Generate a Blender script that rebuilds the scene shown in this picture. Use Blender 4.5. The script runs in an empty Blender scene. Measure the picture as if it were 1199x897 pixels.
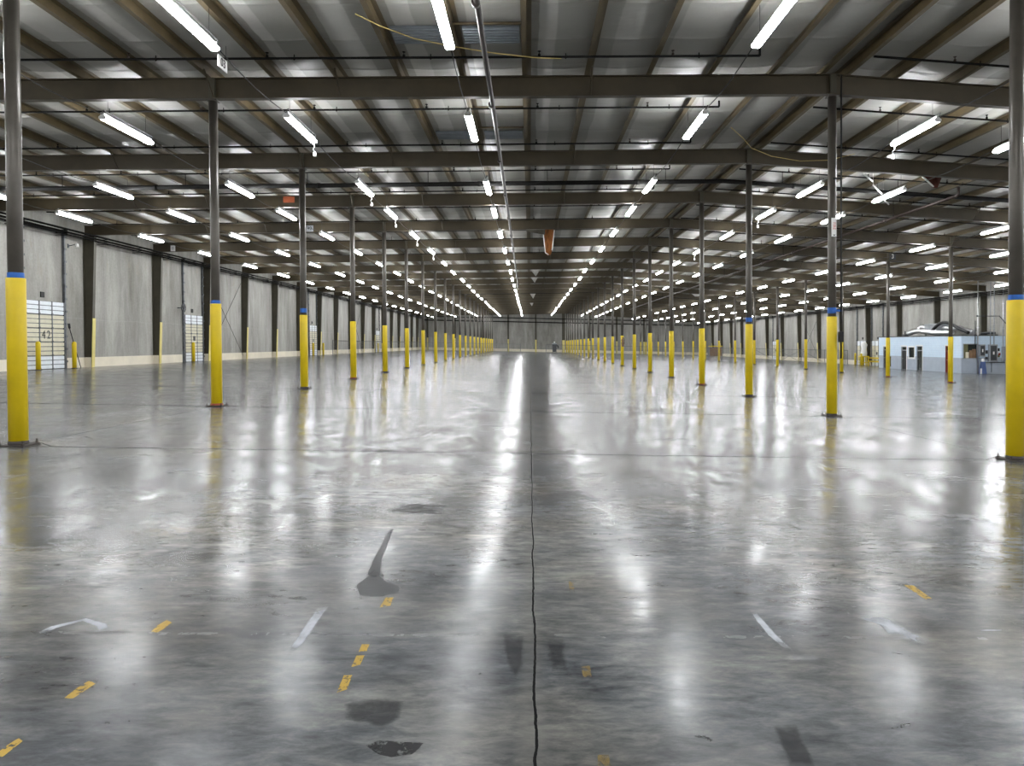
import bpy, math, random
import numpy as np
from mathutils import Matrix, Vector

random.seed(7)
R = random.Random(11)
C = bpy.context.scene.collection
sc = bpy.context.scene

# ------------------------------------------------------------------ site dimensions (metres)
BAY = 7.2207          # spacing of the steel frames along the hall
Y0 = 11.6234          # first frame in view
SPAN = 15.24          # spacing of the column rows across the hall
XR = 7.58             # column row under the ridge
XW0, XW1 = -23.2, 38.06   # faces of the two side walls
YN, YF = -9.0, 163.3      # faces of the two end walls
SHEAR = 0.02437        # slab and building sheared down per metre to the right to fit image skew
PUR = SPAN / 10       # purlin spacing


def gz(x):
    return -SHEAR * x


def roof(x):          # height of the frame's top flange above the slab
    return 8.53 - .0375 * (XR - x) if x < XR else 8.53 - .0415 * (x - XR)


def fy(k):
    return Y0 + k * BAY


ORD = ['first', 'second', 'third', 'fourth', 'fifth', 'sixth', 'seventh', 'eighth', 'ninth', 'tenth', 'eleventh',
       'twelfth', 'thirteenth', 'fourteenth', 'fifteenth', 'sixteenth', 'seventeenth', 'eighteenth', 'nineteenth',
       'twentieth', 'twenty-first', 'twenty-second', 'twenty-third', 'twenty-fourth', 'twenty-fifth', 'twenty-sixth',
       'twenty-seventh', 'twenty-eighth', 'twenty-ninth', 'thirtieth', 'thirty-first', 'thirty-second', 'thirty-third',
       'thirty-fourth', 'thirty-fifth', 'thirty-sixth', 'thirty-seventh', 'thirty-eighth', 'thirty-ninth', 'fortieth',
       'forty-first', 'forty-second', 'forty-third']


# ------------------------------------------------------------------ viewpoint (also used to number repeats from the first one in view)
yaw, pitch, roll_ = .0335, .01681, -.00494
fw = Vector((math.sin(yaw) * math.cos(pitch), math.cos(yaw) * math.cos(pitch), -math.sin(pitch)))
rt = Vector((math.cos(yaw), -math.sin(yaw), 0)); up = rt.cross(fw)
r2 = rt * math.cos(roll_) + up * math.sin(roll_); u2 = -rt * math.sin(roll_) + up * math.cos(roll_)
EYE = Vector((0, 0, 1.6677))


def seen(x, y, h):
    d = Vector((x, y, h + gz(x))) - EYE
    z = d.dot(fw)
    return z > .5 and 0 < 650.25 + 890 * d.dot(r2) / z < 1199 and 0 < 417.61 - 890 * d.dot(u2) / z < 897


# ------------------------------------------------------------------ materials
def nodes(name):
    m = bpy.data.materials.new(name)
    m.use_nodes = True
    nt = m.node_tree
    b = nt.nodes['Principled BSDF']
    return m, nt, b


class NT:
    """short hand for building node trees"""
    def __init__(s, nt):
        s.nt = nt

    def n(s, t, **kw):
        x = s.nt.nodes.new(t)
        for k, v in kw.items():
            setattr(x, k, v)
        return x

    def link(s, a, b):
        s.nt.links.new(a, b)

    def put(s, sock, v):
        if isinstance(v, bpy.types.NodeSocket):
            s.link(v, sock)
        else:
            sock.default_value = v

    def math(s, op, a, b=0.0, c=0.0, clamp=False):
        x = s.n('ShaderNodeMath', operation=op, use_clamp=clamp)
        s.put(x.inputs[0], a); s.put(x.inputs[1], b); s.put(x.inputs[2], c)
        return x.outputs[0]

    def pos(s):
        g = s.n('ShaderNodeTexCoord')
        return g.outputs['Object']

    def sep(s, v):
        x = s.n('ShaderNodeSeparateXYZ'); s.link(v, x.inputs[0]); return x.outputs

    def scale(s, v, sx, sy, sz):
        x = s.n('ShaderNodeMapping'); s.link(v, x.inputs[0]); x.inputs['Scale'].default_value = (sx, sy, sz)
        return x.outputs[0]

    def noise(s, v, sc_, det=4.0, rough=.55, dist=0.0):
        x = s.n('ShaderNodeTexNoise'); s.link(v, x.inputs['Vector'])
        x.inputs['Scale'].default_value = sc_; x.inputs['Detail'].default_value = det
        x.inputs['Roughness'].default_value = rough; x.inputs['Distortion'].default_value = dist
        return x.outputs['Fac']

    def ramp(s, f, *stops):
        x = s.n('ShaderNodeValToRGB'); s.link(f, x.inputs[0])
        e = x.color_ramp.elements
        while len(e) < len(stops):
            e.new(.5)
        for i, (p, c) in enumerate(stops):
            e[i].position = p
            e[i].color = (c, c, c, 1) if not isinstance(c, tuple) else (*c, 1)
        return x.outputs[0]

    def mix(s, f, a, b, mode='MIX'):
        x = s.n('ShaderNodeMix', data_type='RGBA', blend_type=mode)
        s.put(x.inputs[0], f)
        for i, v in ((6, a), (7, b)):
            if isinstance(v, bpy.types.NodeSocket):
                s.link(v, x.inputs[i])
            else:
                x.inputs[i].default_value = (*v, 1)
        return x.outputs[2]

    def band(s, v, c, w, soft):
        """1 inside |v-c|<w, falling to 0 over soft"""
        d = s.math('ABSOLUTE', s.math('SUBTRACT', v, c))
        x = s.n('ShaderNodeMapRange'); s.link(d, x.inputs[0])
        x.inputs[1].default_value = w; x.inputs[2].default_value = w + soft
        x.inputs[3].default_value = 1; x.inputs[4].default_value = 0
        return x.outputs[0]

    def bump(s, h, strength, dist, normal=None):
        x = s.n('ShaderNodeBump'); s.link(h, x.inputs['Height'])
        x.inputs['Strength'].default_value = strength; x.inputs['Distance'].default_value = dist
        if normal is not None:
            s.link(normal, x.inputs['Normal'])
        return x.outputs[0]


def mat(name, col, rough=.5, metal=0.0, var=.25, scale=3.0, stretch=(1, 1, 1), bump=0.0, spec=.5):
    """painted or plain material: a base colour mottled by noise"""
    m, nt, b = nodes(name)
    t = NT(nt)
    p = t.scale(t.pos(), *stretch)
    f = t.noise(p, scale, 5, .6)
    lo = tuple(c * (1 - var) for c in col); hi = tuple(min(1, c * (1 + var)) for c in col)
    t.link(t.ramp(f, (.25, lo), (.75, hi)), b.inputs['Base Color'])
    b.inputs['Roughness'].default_value = rough
    b.inputs['Metallic'].default_value = metal
    b.inputs['Specular IOR Level'].default_value = spec
    if bump:
        t.link(t.bump(t.noise(p, scale * 6, 3), bump, .02), b.inputs['Normal'])
    return m


M = {}
M['beam'] = mat('brown_beam_paint', (.052, .040, .021), .5, var=.3, scale=1.2)
M['purlin'] = mat('tan_purlin_paint', (.094, .070, .034), .5, var=.35, scale=1.5)
M['shaft'] = mat('dark_column_paint', (.075, .067, .056), .36, .25, var=.25, scale=2)
M['wallcol'] = mat('olive_brown_paint', (.055, .049, .031), .5, var=.25, scale=2)
M['yellow'] = mat('yellow_plastic', (.72, .53, .006), .42, var=.12, scale=1.5)
M['guard'] = mat('faded_yellow_paint', (.70, .60, .20), .5, var=.12, scale=2)
M['blue'] = mat('blue_tape', (.02, .13, .5), .5, var=.2, scale=8)
M['rust'] = mat('rusty_primer', (.30, .075, .03), .7, var=.5, scale=12)
M['plate'] = mat('dark_base_plate', (.05, .042, .036), .6, .3, var=.4, scale=9)
M['bolt'] = mat('bolt_steel', (.07, .06, .05), .5, .6, var=.3, scale=20)
M['pipe'] = mat('black_pipe', (.007, .0065, .006), .7, 0, var=.35, scale=3, spec=.12)
M['greypipe'] = mat('weathered_steel_pipe', (.05, .040, .038), .4, .25, var=.45, scale=2.5, stretch=(1, .35, 1))
M['redpipe'] = mat('red_brown_pipe', (.05, .034, .028), .45, .15, var=.4, scale=2.5, stretch=(1, .35, 1))
M['housing'] = mat('white_enamel', (.75, .76, .76), .4, var=.05)
M['wire'] = mat('dark_wire', (.03, .03, .03), .5, var=.2)
M['cream'] = mat('cream_wall_band', (.74, .68, .55), .6, var=.10, scale=1.0, bump=.1)
M['track'] = mat('galvanised_track', (.12, .13, .14), .45, .4, var=.4, scale=5)
M['doorwhite'] = mat('white_door_panel', (.74, .78, .82), .45, var=.08, scale=3)
M['doorcream'] = mat('cream_door_panel', (.62, .59, .45), .5, var=.10, scale=3)
M['black'] = mat('black_matt', (.012, .012, .012), .6, var=.2)
M['white'] = mat('white_sheet', (.82, .82, .80), .6, var=.05)
M['grey'] = mat('grey_box_paint', (.30, .32, .34), .45, var=.12, scale=4)
M['darkgrey'] = mat('dark_grey_plastic', (.045, .05, .055), .5, var=.2, scale=5)
M['steel'] = mat('bright_duct_foil', (.72, .72, .74), .28, .9, var=.15, scale=8, bump=.4)
M['glass'] = mat('dark_window_glass', (.02, .025, .02), .12, var=.3, scale=3)
M['red'] = mat('red_enamel', (.22, .022, .018), .45, var=.15)
M['orange'] = mat('orange_board', (.42, .10, .035), .6, var=.25, scale=6)
M['rope'] = mat('yellow_rope_fibre', (.62, .47, .16), .7, var=.2, scale=20)
M['wirefence'] = mat('galvanised_fence', (.16, .165, .17), .5, .5, var=.2)
M['deck'] = mat('galvanised_deck', (.20, .225, .25), .4, .4, var=.2, scale=2)
M['brown'] = mat('brown_board', (.22, .13, .07), .7, var=.3, scale=4)
M['bluefab'] = mat('blue_tarp', (.09, .14, .32), .6, var=.2, scale=9)
M['olive'] = mat('olive_board', (.14, .14, .06), .6, var=.3, scale=4)
M['signred'] = mat('sign_red_print', (.62, .16, .15), .6, var=.05)


def lens_mat():
    m, nt, b = nodes('lit_lamp_lens')
    b.inputs['Base Color'].default_value = (.9, .9, .9, 1)
    b.inputs['Emission Color'].default_value = (.965, .98, 1.0, 1)
    b.inputs['Emission Strength'].default_value = 46
    return m


M['lens'] = lens_mat()


def concrete_wall(name, axis):
    m, nt, b = nodes(name)
    t = NT(nt)
    p = t.pos()
    x, y, z = t.sep(p)
    u = y if axis == 'Y' else x
    sx = (1, 1, .25)
    big = t.noise(t.scale(p, *sx), .35, 5, .6)
    mid = t.noise(t.scale(p, 1, 1, .22), 1.5, 6, .65, .5)
    fine = t.noise(p, 9, 4, .6)
    f = t.math('ADD', t.math('MULTIPLY', big, .5), t.math('ADD', t.math('MULTIPLY', mid, .38), t.math('MULTIPLY', fine, .12)))
    col = t.ramp(f, (.35, (.16, .153, .132)), (.5, (.295, .288, .262)), (.62, (.42, .412, .38)))
    # brown blotches, mostly high up
    bl = t.ramp(t.noise(t.scale(p, 1, 1, .7), .9, 4, .6, .4), (.60, 0.0), (.70, 1.0))
    up = t.math('MULTIPLY', bl, t.ramp(t.math('MULTIPLY', z, .125), (.45, 0.05), (.8, .55)))
    col = t.mix(up, col, (.30, .26, .20))
    # joints between the tilt-up panels, three to a bay, and pale pour lines
    k = t.math('FRACT', t.math('DIVIDE', t.math('SUBTRACT', u, Y0 if axis == 'Y' else XR), BAY / 2 if axis == 'Y' else 5.9))
    j = t.band(k, .5, .0025, .003)
    col = t.mix(t.math('MULTIPLY', j, .55), col, (.16, .16, .15))
    h = t.band(t.math('ADD', z, t.math('MULTIPLY', big, .25)), 3.2, .012, .03)
    col = t.mix(t.math('MULTIPLY', h, .12), col, (.5, .5, .48))
    t.link(col, b.inputs['Base Color'])
    b.inputs['Roughness'].default_value = .75
    hh = t.math('SUBTRACT', t.math('ADD', fine, mid), t.math('MULTIPLY', j, 1.5))
    t.link(t.bump(hh, .25, .02), b.inputs['Normal'])
    return m


M['wallY'] = concrete_wall('concrete_side_wall', 'Y')
M['wallX'] = concrete_wall('concrete_end_wall', 'X')


def floor_mat():
    m, nt, b = nodes('polished_concrete_slab')
    t = NT(nt)
    p = t.pos()
    x, y, z = t.sep(p)
    big = t.noise(p, .22, 6, .62, .6)
    mid = t.noise(t.scale(p, .75, 1.2, 1), 1.2, 6, .62, .3)
    fine = t.noise(t.scale(p, .7, 1.7, 1), 7.0, 6, .74, .3)
    f = t.math('ADD', t.math('MULTIPLY', big, .28), t.math('ADD', t.math('MULTIPLY', mid, .32), t.math('MULTIPLY', fine, .40)))
    col = t.ramp(f, (.38, (.026, .030, .035)), (.46, (.080, .087, .094)), (.53, (.145, .152, .155)), (.62, (.255, .260, .255)))
    warm = t.ramp(t.noise(p, .55, 4, .55), (.42, 0.0), (.66, .85))
    col = t.mix(warm, col, t.mix(1.0, col, (1.0, .885, .72), 'MULTIPLY'))
    grime = t.ramp(t.noise(t.scale(p, .55, 1.25, 1), .75, 6, .68, .25), (.50, 0.0), (.66, .62))
    col = t.mix(grime, col, (.050, .053, .060))
    # scattered black scuffs
    sc1 = t.ramp(t.noise(t.scale(p, .8, 1.8, 1), 7.0, 5, .78, .8), (.655, 0.0), (.70, 1.0))
    msk = t.ramp(t.noise(p, .8, 2), (.42, .1), (.58, .9))
    col = t.mix(t.math('MULTIPLY', sc1, msk), col, (.022, .023, .025))
    wob = t.math('MULTIPLY', t.math('SUBTRACT', t.noise(p, 1.3, 3), .5), .05)
    wob2 = t.math('MULTIPLY', t.math('SUBTRACT', t.noise(p, 14, 3), .5), .014)
    xw = t.math('ADD', x, t.math('ADD', wob, wob2))
    yw = t.math('ADD', y, t.math('ADD', wob, t.math('MULTIPLY', wob2, 2.0)))
    # open joint along the middle of the aisle, tight joints along the column rows
    c0 = t.band(xw, .015, .0055, .004)
    per = t.math('SUBTRACT', t.math('FRACT', t.math('ADD', t.math('DIVIDE', t.math('SUBTRACT', xw, XR), SPAN), .5)), .5)
    c1 = t.band(t.math('MULTIPLY', per, SPAN), 0.0, .006, .006)
    pery = t.math('SUBTRACT', t.math('FRACT', t.math('ADD', t.math('DIVIDE', t.math('SUBTRACT', yw, Y0 - .08), BAY), .5)), .5)
    c2 = t.band(t.math('MULTIPLY', pery, BAY), 0.0, .016, .014)
    brk = t.ramp(t.noise(p, .9, 3), (.36, .35), (.56, 1.0))
    far = t.n('ShaderNodeMapRange'); t.link(y, far.inputs[0]); far.inputs[1].default_value = 5.5; far.inputs[2].default_value = 8.0
    far.inputs[3].default_value = .12
    # diamond isolation joints round the column bases
    ax = t.math('ABSOLUTE', t.math('MULTIPLY', per, SPAN)); ay = t.math('ABSOLUTE', t.math('MULTIPLY', pery, BAY))
    dsum = t.math('ADD', ax, ay)
    ring = t.band(dsum, .52, .010, .012)
    inside = t.band(dsum, 0, .50, .02)
    stain = t.math('MULTIPLY', t.band(t.math('MULTIPLY', pery, BAY), .05, .06, .34), t.math('MULTIPLY', t.ramp(t.noise(t.scale(p, .4, 1.6, 1), 1.4, 5, .65), (.40, 0.0), (.58, .85)), far.outputs[0]))
    col = t.mix(stain, col, (.030, .031, .033))
    col = t.mix(t.math('MULTIPLY', inside, .45), col, (.05, .047, .043))
    brk = t.math('MULTIPLY', brk, far.outputs[0])      # the first joint has been filled flush
    ln = t.math('MAXIMUM', t.math('MULTIPLY', c1, .7), t.math('MAXIMUM', t.math('MULTIPLY', c2, brk), t.math('MULTIPLY', ring, .8)))
    ln = t.math('MAXIMUM', ln, c0)
    col = t.mix(ln, col, (.008, .008, .008))
    # trowelled halo along the open joint
    halo = t.math('MULTIPLY', t.band(xw, .0, .03, .05), .28)
    halo = t.math('MULTIPLY', halo, t.math('SUBTRACT', 1.0, ln, clamp=True))
    col = t.mix(halo, col, (.17, .166, .15))
    t.link(col, b.inputs['Base Color'])
    rgh = t.ramp(t.noise(t.scale(p, 1.3, .8, 1), 1.7, 6, .65, .4), (.36, .155), (.50, .215), (.62, .264))
    t.link(t.math('ADD', rgh, t.math('MULTIPLY', ln, .5), clamp=True), b.inputs['Roughness'])
    dull = t.math('MULTIPLY', t.math('SUBTRACT', 1.0, t.math('MULTIPLY', stain, .95), clamp=True), t.math('SUBTRACT', 1.0, t.math('MULTIPLY', grime, .5), clamp=True))
    dull = t.math('MULTIPLY', dull, t.math('SUBTRACT', 1.0, t.math('MULTIPLY', ln, .9), clamp=True))
    t.link(t.math('MULTIPLY', dull, .27), b.inputs['Specular IOR Level'])
    w1 = t.noise(t.scale(p, .40, 1.3, 1), 2.0, 2, .4)
    w2 = t.noise(t.scale(p, .40, 1.7, 1), 9, 3, .55)
    hgt = t.math('ADD', t.math('MULTIPLY', w1, 1.0), t.math('ADD', t.math('MULTIPLY', w2, .34), t.math('MULTIPLY', ln, -.5)))
    t.link(t.bump(hgt, .175, .020), b.inputs['Normal'])
    return m


M['floor'] = floor_mat()


def insulation_mat():
    m, nt, b = nodes('faced_roof_blanket')
    t = NT(nt)
    p = t.pos()
    x, y, z = t.sep(p)
    s = t.math('DIVIDE', t.math('SUBTRACT', x, XR), PUR)
    fr = t.math('FRACT', s)
    cell = t.math('FLOOR', s)
    wn = t.n('ShaderNodeTexWhiteNoise', noise_dimensions='1D'); t.link(cell, wn.inputs['W'])
    a = t.math('ADD', t.math('MULTIPLY', wn.outputs[0], .5), .15)
    wig = t.math('MULTIPLY', t.math('SUBTRACT', t.noise(t.scale(p, 1, .4, 1), 1.5, 2), .5), .10)
    frw = t.math('ADD', fr, wig)
    st1 = t.n('ShaderNodeMapRange'); t.link(t.math('SUBTRACT', frw, a), st1.inputs[0])
    st1.inputs[1].default_value = -.012; st1.inputs[2].default_value = .012
    st2 = t.math('GREATER_THAN', wn.outputs[0], .45)
    two = t.math('ABSOLUTE', t.math('SUBTRACT', st1.outputs[0], st2))
    edge = t.ramp(t.math('ADD', fr, wig), (.17, 1.0), (.185, 0.0))
    base = t.mix(two, (.32, .317, .29), (.48, .477, .45))
    base = t.mix(t.math('MULTIPLY', edge, t.math('GREATER_THAN', wn.outputs[0], .3)), base, (.24, .233, .205))
    grime = t.noise(p, .6, 5, .6)
    base = t.mix(t.ramp(grime, (.35, .35), (.65, 0.0)), base, (.30, .29, .255))
    t.link(base, b.inputs['Base Color'])
    b.inputs['Roughness'].default_value = .42
    wr = t.noise(t.scale(p, .8, 2.2, 1), 2.0, 4, .6)
    t.link(t.bump(wr, .35, .05), b.inputs['Normal'])
    return m


M['insul'] = insulation_mat()


def block_mat():
    """painted concrete block: pale blue above a grey-blue dado"""
    m, nt, b = nodes('painted_block_wall')
    t = NT(nt)
    p = t.pos()
    x, y, z = t.sep(p)
    br = t.n('ShaderNodeTexBrick')
    u = t.math('ADD', x, y)
    cb = t.n('ShaderNodeCombineXYZ'); t.link(u, cb.inputs[0]); t.link(z, cb.inputs[1])
    t.link(cb.outputs[0], br.inputs['Vector'])
    br.inputs['Scale'].default_value = 1.0
    br.inputs['Brick Width'].default_value = .4; br.inputs['Row Height'].default_value = .2
    br.inputs['Mortar Size'].default_value = .006
    up = t.math('GREATER_THAN', z, 1.22)
    n = t.noise(p, 2.0, 4)
    lo = t.mix(n, (.34, .39, .46), (.46, .52, .60))
    hi = t.mix(n, (.55, .70, .86), (.70, .83, .95))
    col = t.mix(up, lo, hi)
    col = t.mix(t.math('MULTIPLY', br.outputs['Fac'], .35), col, (.32, .38, .45))
    t.link(col, b.inputs['Base Color'])
    b.inputs['Roughness'].default_value = .5
    t.link(t.bump(t.math('SUBTRACT', 1.0, br.outputs['Fac']), .4, .01), b.inputs['Normal'])
    return m


M['block'] = block_mat()


def decal_mat(name, col, rough, lo, hi, scale=9, keep=1.0):
    """a worn mark lying on the slab: its own colour where the paint or dirt is left, clear where it has gone"""
    m, nt, b = nodes(name)
    t = NT(nt)
    p = t.pos()
    at = t.n('ShaderNodeAttribute', attribute_name='edge')
    n = t.noise(t.scale(p, 1.3, .9, 1), scale, 6, .7)
    v = t.math('MULTIPLY', t.math('ADD', t.math('MULTIPLY', at.outputs['Fac'], .62), t.math('MULTIPLY', n, .8)), 1.0)
    a = t.math('MULTIPLY', t.ramp(v, (lo, 0.0), (hi, 1.0)), keep)
    t.link(a, b.inputs['Alpha'])
    c = t.mix(t.noise(p, 6, 5), tuple(q * .75 for q in col), tuple(min(1, q * 1.2) for q in col))
    t.link(c, b.inputs['Base Color'])
    b.inputs['Specular IOR Level'].default_value = .12
    b.inputs['Roughness'].default_value = rough
    t.link(t.bump(t.noise(p, 7, 4), .25, .01), b.inputs['Normal'])
    return m


M['d_yellow'] = decal_mat('worn_yellow_line', (.46, .30, .04), .4, .93, 1.10, 30, .9)
M['d_faint'] = decal_mat('faint_yellow_line', (.26, .18, .05), .4, .98, 1.16, 30, .6)
M['d_chalk'] = decal_mat('pale_scuff', (.62, .65, .70), .5, .50, .95, 6, .8)
M['d_stain'] = decal_mat('dark_damp_stain', (.045, .048, .051), .30, .55, .74, 7, .85)
M['d_patch'] = decal_mat('dark_patch', (.03, .032, .035), .35, .70, 1.18, 7, .6)
M['d_black'] = decal_mat('black_tar', (.012, .012, .013), .45, .92, 1.04, 18, .9)


def mesh_screen_mat():
    m, nt, b = nodes('chain_link_wire')
    t = NT(nt)
    p = t.pos()
    x, y, z = t.sep(p)
    d1 = t.math('FRACT', t.math('MULTIPLY', t.math('ADD', x, z), 12.0))
    d2 = t.math('FRACT', t.math('MULTIPLY', t.math('SUBTRACT', x, z), 12.0))
    a = t.math('MAXIMUM', t.math('LESS_THAN', d1, .07), t.math('LESS_THAN', d2, .07))
    t.link(a, b.inputs['Alpha'])
    b.inputs['Base Color'].default_value = (.3, .31, .31, 1)
    b.inputs['Metallic'].default_value = .4
    return m


M['chain'] = mesh_screen_mat()


# ------------------------------------------------------------------ mesh building
class MB:
    def __init__(s):
        s.v, s.f, s.sm = [], [], []

    def add(s, vs, fs, smooth=False):
        o = len(s.v)
        s.v += [tuple(p) for p in vs]
        s.f += [tuple(i + o for i in q) for q in fs]
        s.sm += [smooth] * len(fs)
        return s

    def box(s, x0, y0, z0, x1, y1, z1):
        vs = [(x0, y0, z0), (x1, y0, z0), (x1, y1, z0), (x0, y1, z0), (x0, y0, z1), (x1, y0, z1), (x1, y1, z1), (x0, y1, z1)]
        return s.add(vs, [(0, 3, 2, 1), (4, 5, 6, 7), (0, 1, 5, 4), (1, 2, 6, 5), (2, 3, 7, 6), (3, 0, 4, 7)])

    def bbox(s, x0, y0, z0, x1, y1, z1, c=.01):
        """box with chamfered vertical and top edges"""
        a = [(x0 + c, y0), (x1 - c, y0), (x1, y0 + c), (x1, y1 - c), (x1 - c, y1), (x0 + c, y1), (x0, y1 - c), (x0, y0 + c)]
        xm, ym = (x0 + x1) / 2, (y0 + y1) / 2
        top = [(px + (c if px < xm else -c), py + (c if py < ym else -c)) for px, py in a]
        vs = [(px, py, z0) for px, py in a] + [(px, py, z1 - c) for px, py in a] + [(px, py, z1) for px, py in top]
        fs = [tuple(range(7, -1, -1)), tuple(range(16, 24))]
        for r in (0, 8):
            fs += [(r + i, r + (i + 1) % 8, r + 8 + (i + 1) % 8, r + 8 + i) for i in range(8)]
        return s.add(vs, fs)

    def extrude(s, prof, p0, p1, ax, ay):
        """closed 2-D profile carried from p0 to p1; ax, ay are the profile's axes"""
        n = len(prof)
        vs = [tuple(p0[i] + a * ax[i] + b * ay[i] for i in range(3)) for a, b in prof]
        vs += [tuple(p1[i] + a * ax[i] + b * ay[i] for i in range(3)) for a, b in prof]
        fs = [(i, (i + 1) % n, n + (i + 1) % n, n + i) for i in range(n)]
        fs += [tuple(range(n - 1, -1, -1)), tuple(range(n, 2 * n))]
        return s.add(vs, fs)

    def rev(s, prof, cx=0, cy=0, n=16, smooth=True):
        """turned solid round a vertical axis, prof = [(r, z), ...] from bottom to top"""
        vs, fs = [], []
        for r, z in prof:
            vs += [(cx + r * math.cos(2 * math.pi * i / n), cy + r * math.sin(2 * math.pi * i / n), z) for i in range(n)]
        for k in range(len(prof) - 1):
            o = k * n
            fs += [(o + i, o + (i + 1) % n, o + n + (i + 1) % n, o + n + i) for i in range(n)]
        s.add(vs, fs, smooth)
        o = len(s.v) - len(vs)
        s.f += [tuple(o + n - 1 - i for i in range(n)), tuple(o + (len(prof) - 1) * n + i for i in range(n))]
        s.sm += [False, False]
        return s

    def tube(s, pts, r, n=8, smooth=True):
        """round bar along a polyline"""
        pts = [Vector(p) for p in pts]
        vs, fs = [], []
        up = Vector((0, 0, 1))
        for i, p in enumerate(pts):
            d = (pts[min(i + 1, len(pts) - 1)] - pts[max(i - 1, 0)]).normalized()
            a = d.cross(up if abs(d.z) < .95 else Vector((1, 0, 0))).normalized()
            b = d.cross(a).normalized()
            rr = r[i] if isinstance(r, (list, tuple)) else r
            vs += [p + rr * (math.cos(2 * math.pi * k / n) * a + math.sin(2 * math.pi * k / n) * b) for k in range(n)]
        m = len(pts)
        for k in range(m - 1):
            o = k * n
            fs += [(o + i, o + n + i, o + n + (i + 1) % n, o + (i + 1) % n) for i in range(n)]
        s.add(vs, fs, smooth)
        o = len(s.v) - len(vs)
        s.f += [tuple(o + i for i in range(n)), tuple(o + (m - 1) * n + n - 1 - i for i in range(n))]
        s.sm += [False, False]
        return s

    def mesh(s, name, m):
        me = bpy.data.meshes.new(name)
        me.from_pydata(s.v, [], s.f)
        me.materials.append(m)
        me.polygons.foreach_set('use_smooth', s.sm)
        me.update()
        return me


def obj(name, mesh, parent=None, loc=None, label=None):
    o = bpy.data.objects.new(name, mesh)
    C.objects.link(o)
    if parent is not None:
        o.parent = parent
    if loc is not None:
        o.location = loc
    if label:
        o['label'] = label
    return o


def tag(o, label, cat, group=None):
    o['label'] = label; o['category'] = cat
    o['kind'] = 'thing'
    if group:
        o['group'] = group
    return o


def thing(name, label, cat, loc=(0, 0, 0), group=None, rz=0):
    o = bpy.data.objects.new(name, None)
    o.empty_display_size = .2
    C.objects.link(o)
    o.location = loc; o.rotation_euler = (0, 0, rz)
    return tag(o, label, cat, group)


def struct(o):
    o['kind'] = 'structure'
    return o


def text_mesh(s, size, m, depth=.004):
    cu = bpy.data.curves.new('lettering', 'FONT')
    cu.body = s; cu.size = size; cu.align_x = 'CENTER'; cu.align_y = 'CENTER'; cu.extrude = depth
    o = bpy.data.objects.new('lettering', cu)
    C.objects.link(o)
    me = bpy.data.meshes.new_from_object(o.evaluated_get(bpy.context.evaluated_depsgraph_get()))
    bpy.data.objects.remove(o); bpy.data.curves.remove(cu)
    me.materials.clear(); me.materials.append(m)
    return me


# ------------------------------------------------------------------ the shell
# floor slab
xs = [XW0 - .3, XW1 + .3]
mb = MB()
mb.add([(XW0 - .3, YN - .3, gz(XW0 - .3)), (XW1 + .3, YN - .3, gz(XW1 + .3)), (XW1 + .3, YF + .3, gz(XW1 + .3)), (XW0 - .3, YF + .3, gz(XW0 - .3)),
        (XW0 - .3, YN - .3, gz(XW0) - .3), (XW1 + .3, YN - .3, gz(XW1) - .3), (XW1 + .3, YF + .3, gz(XW1) - .3), (XW0 - .3, YF + .3, gz(XW0) - .3)],
       [(0, 1, 2, 3), (7, 6, 5, 4), (0, 4, 5, 1), (1, 5, 6, 2), (2, 6, 7, 3), (3, 7, 4, 0)])
floor = struct(obj('floor', mb.mesh('floor', M['floor'])))
floor['label'] = 'polished grey concrete slab with open joint down the middle'


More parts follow.
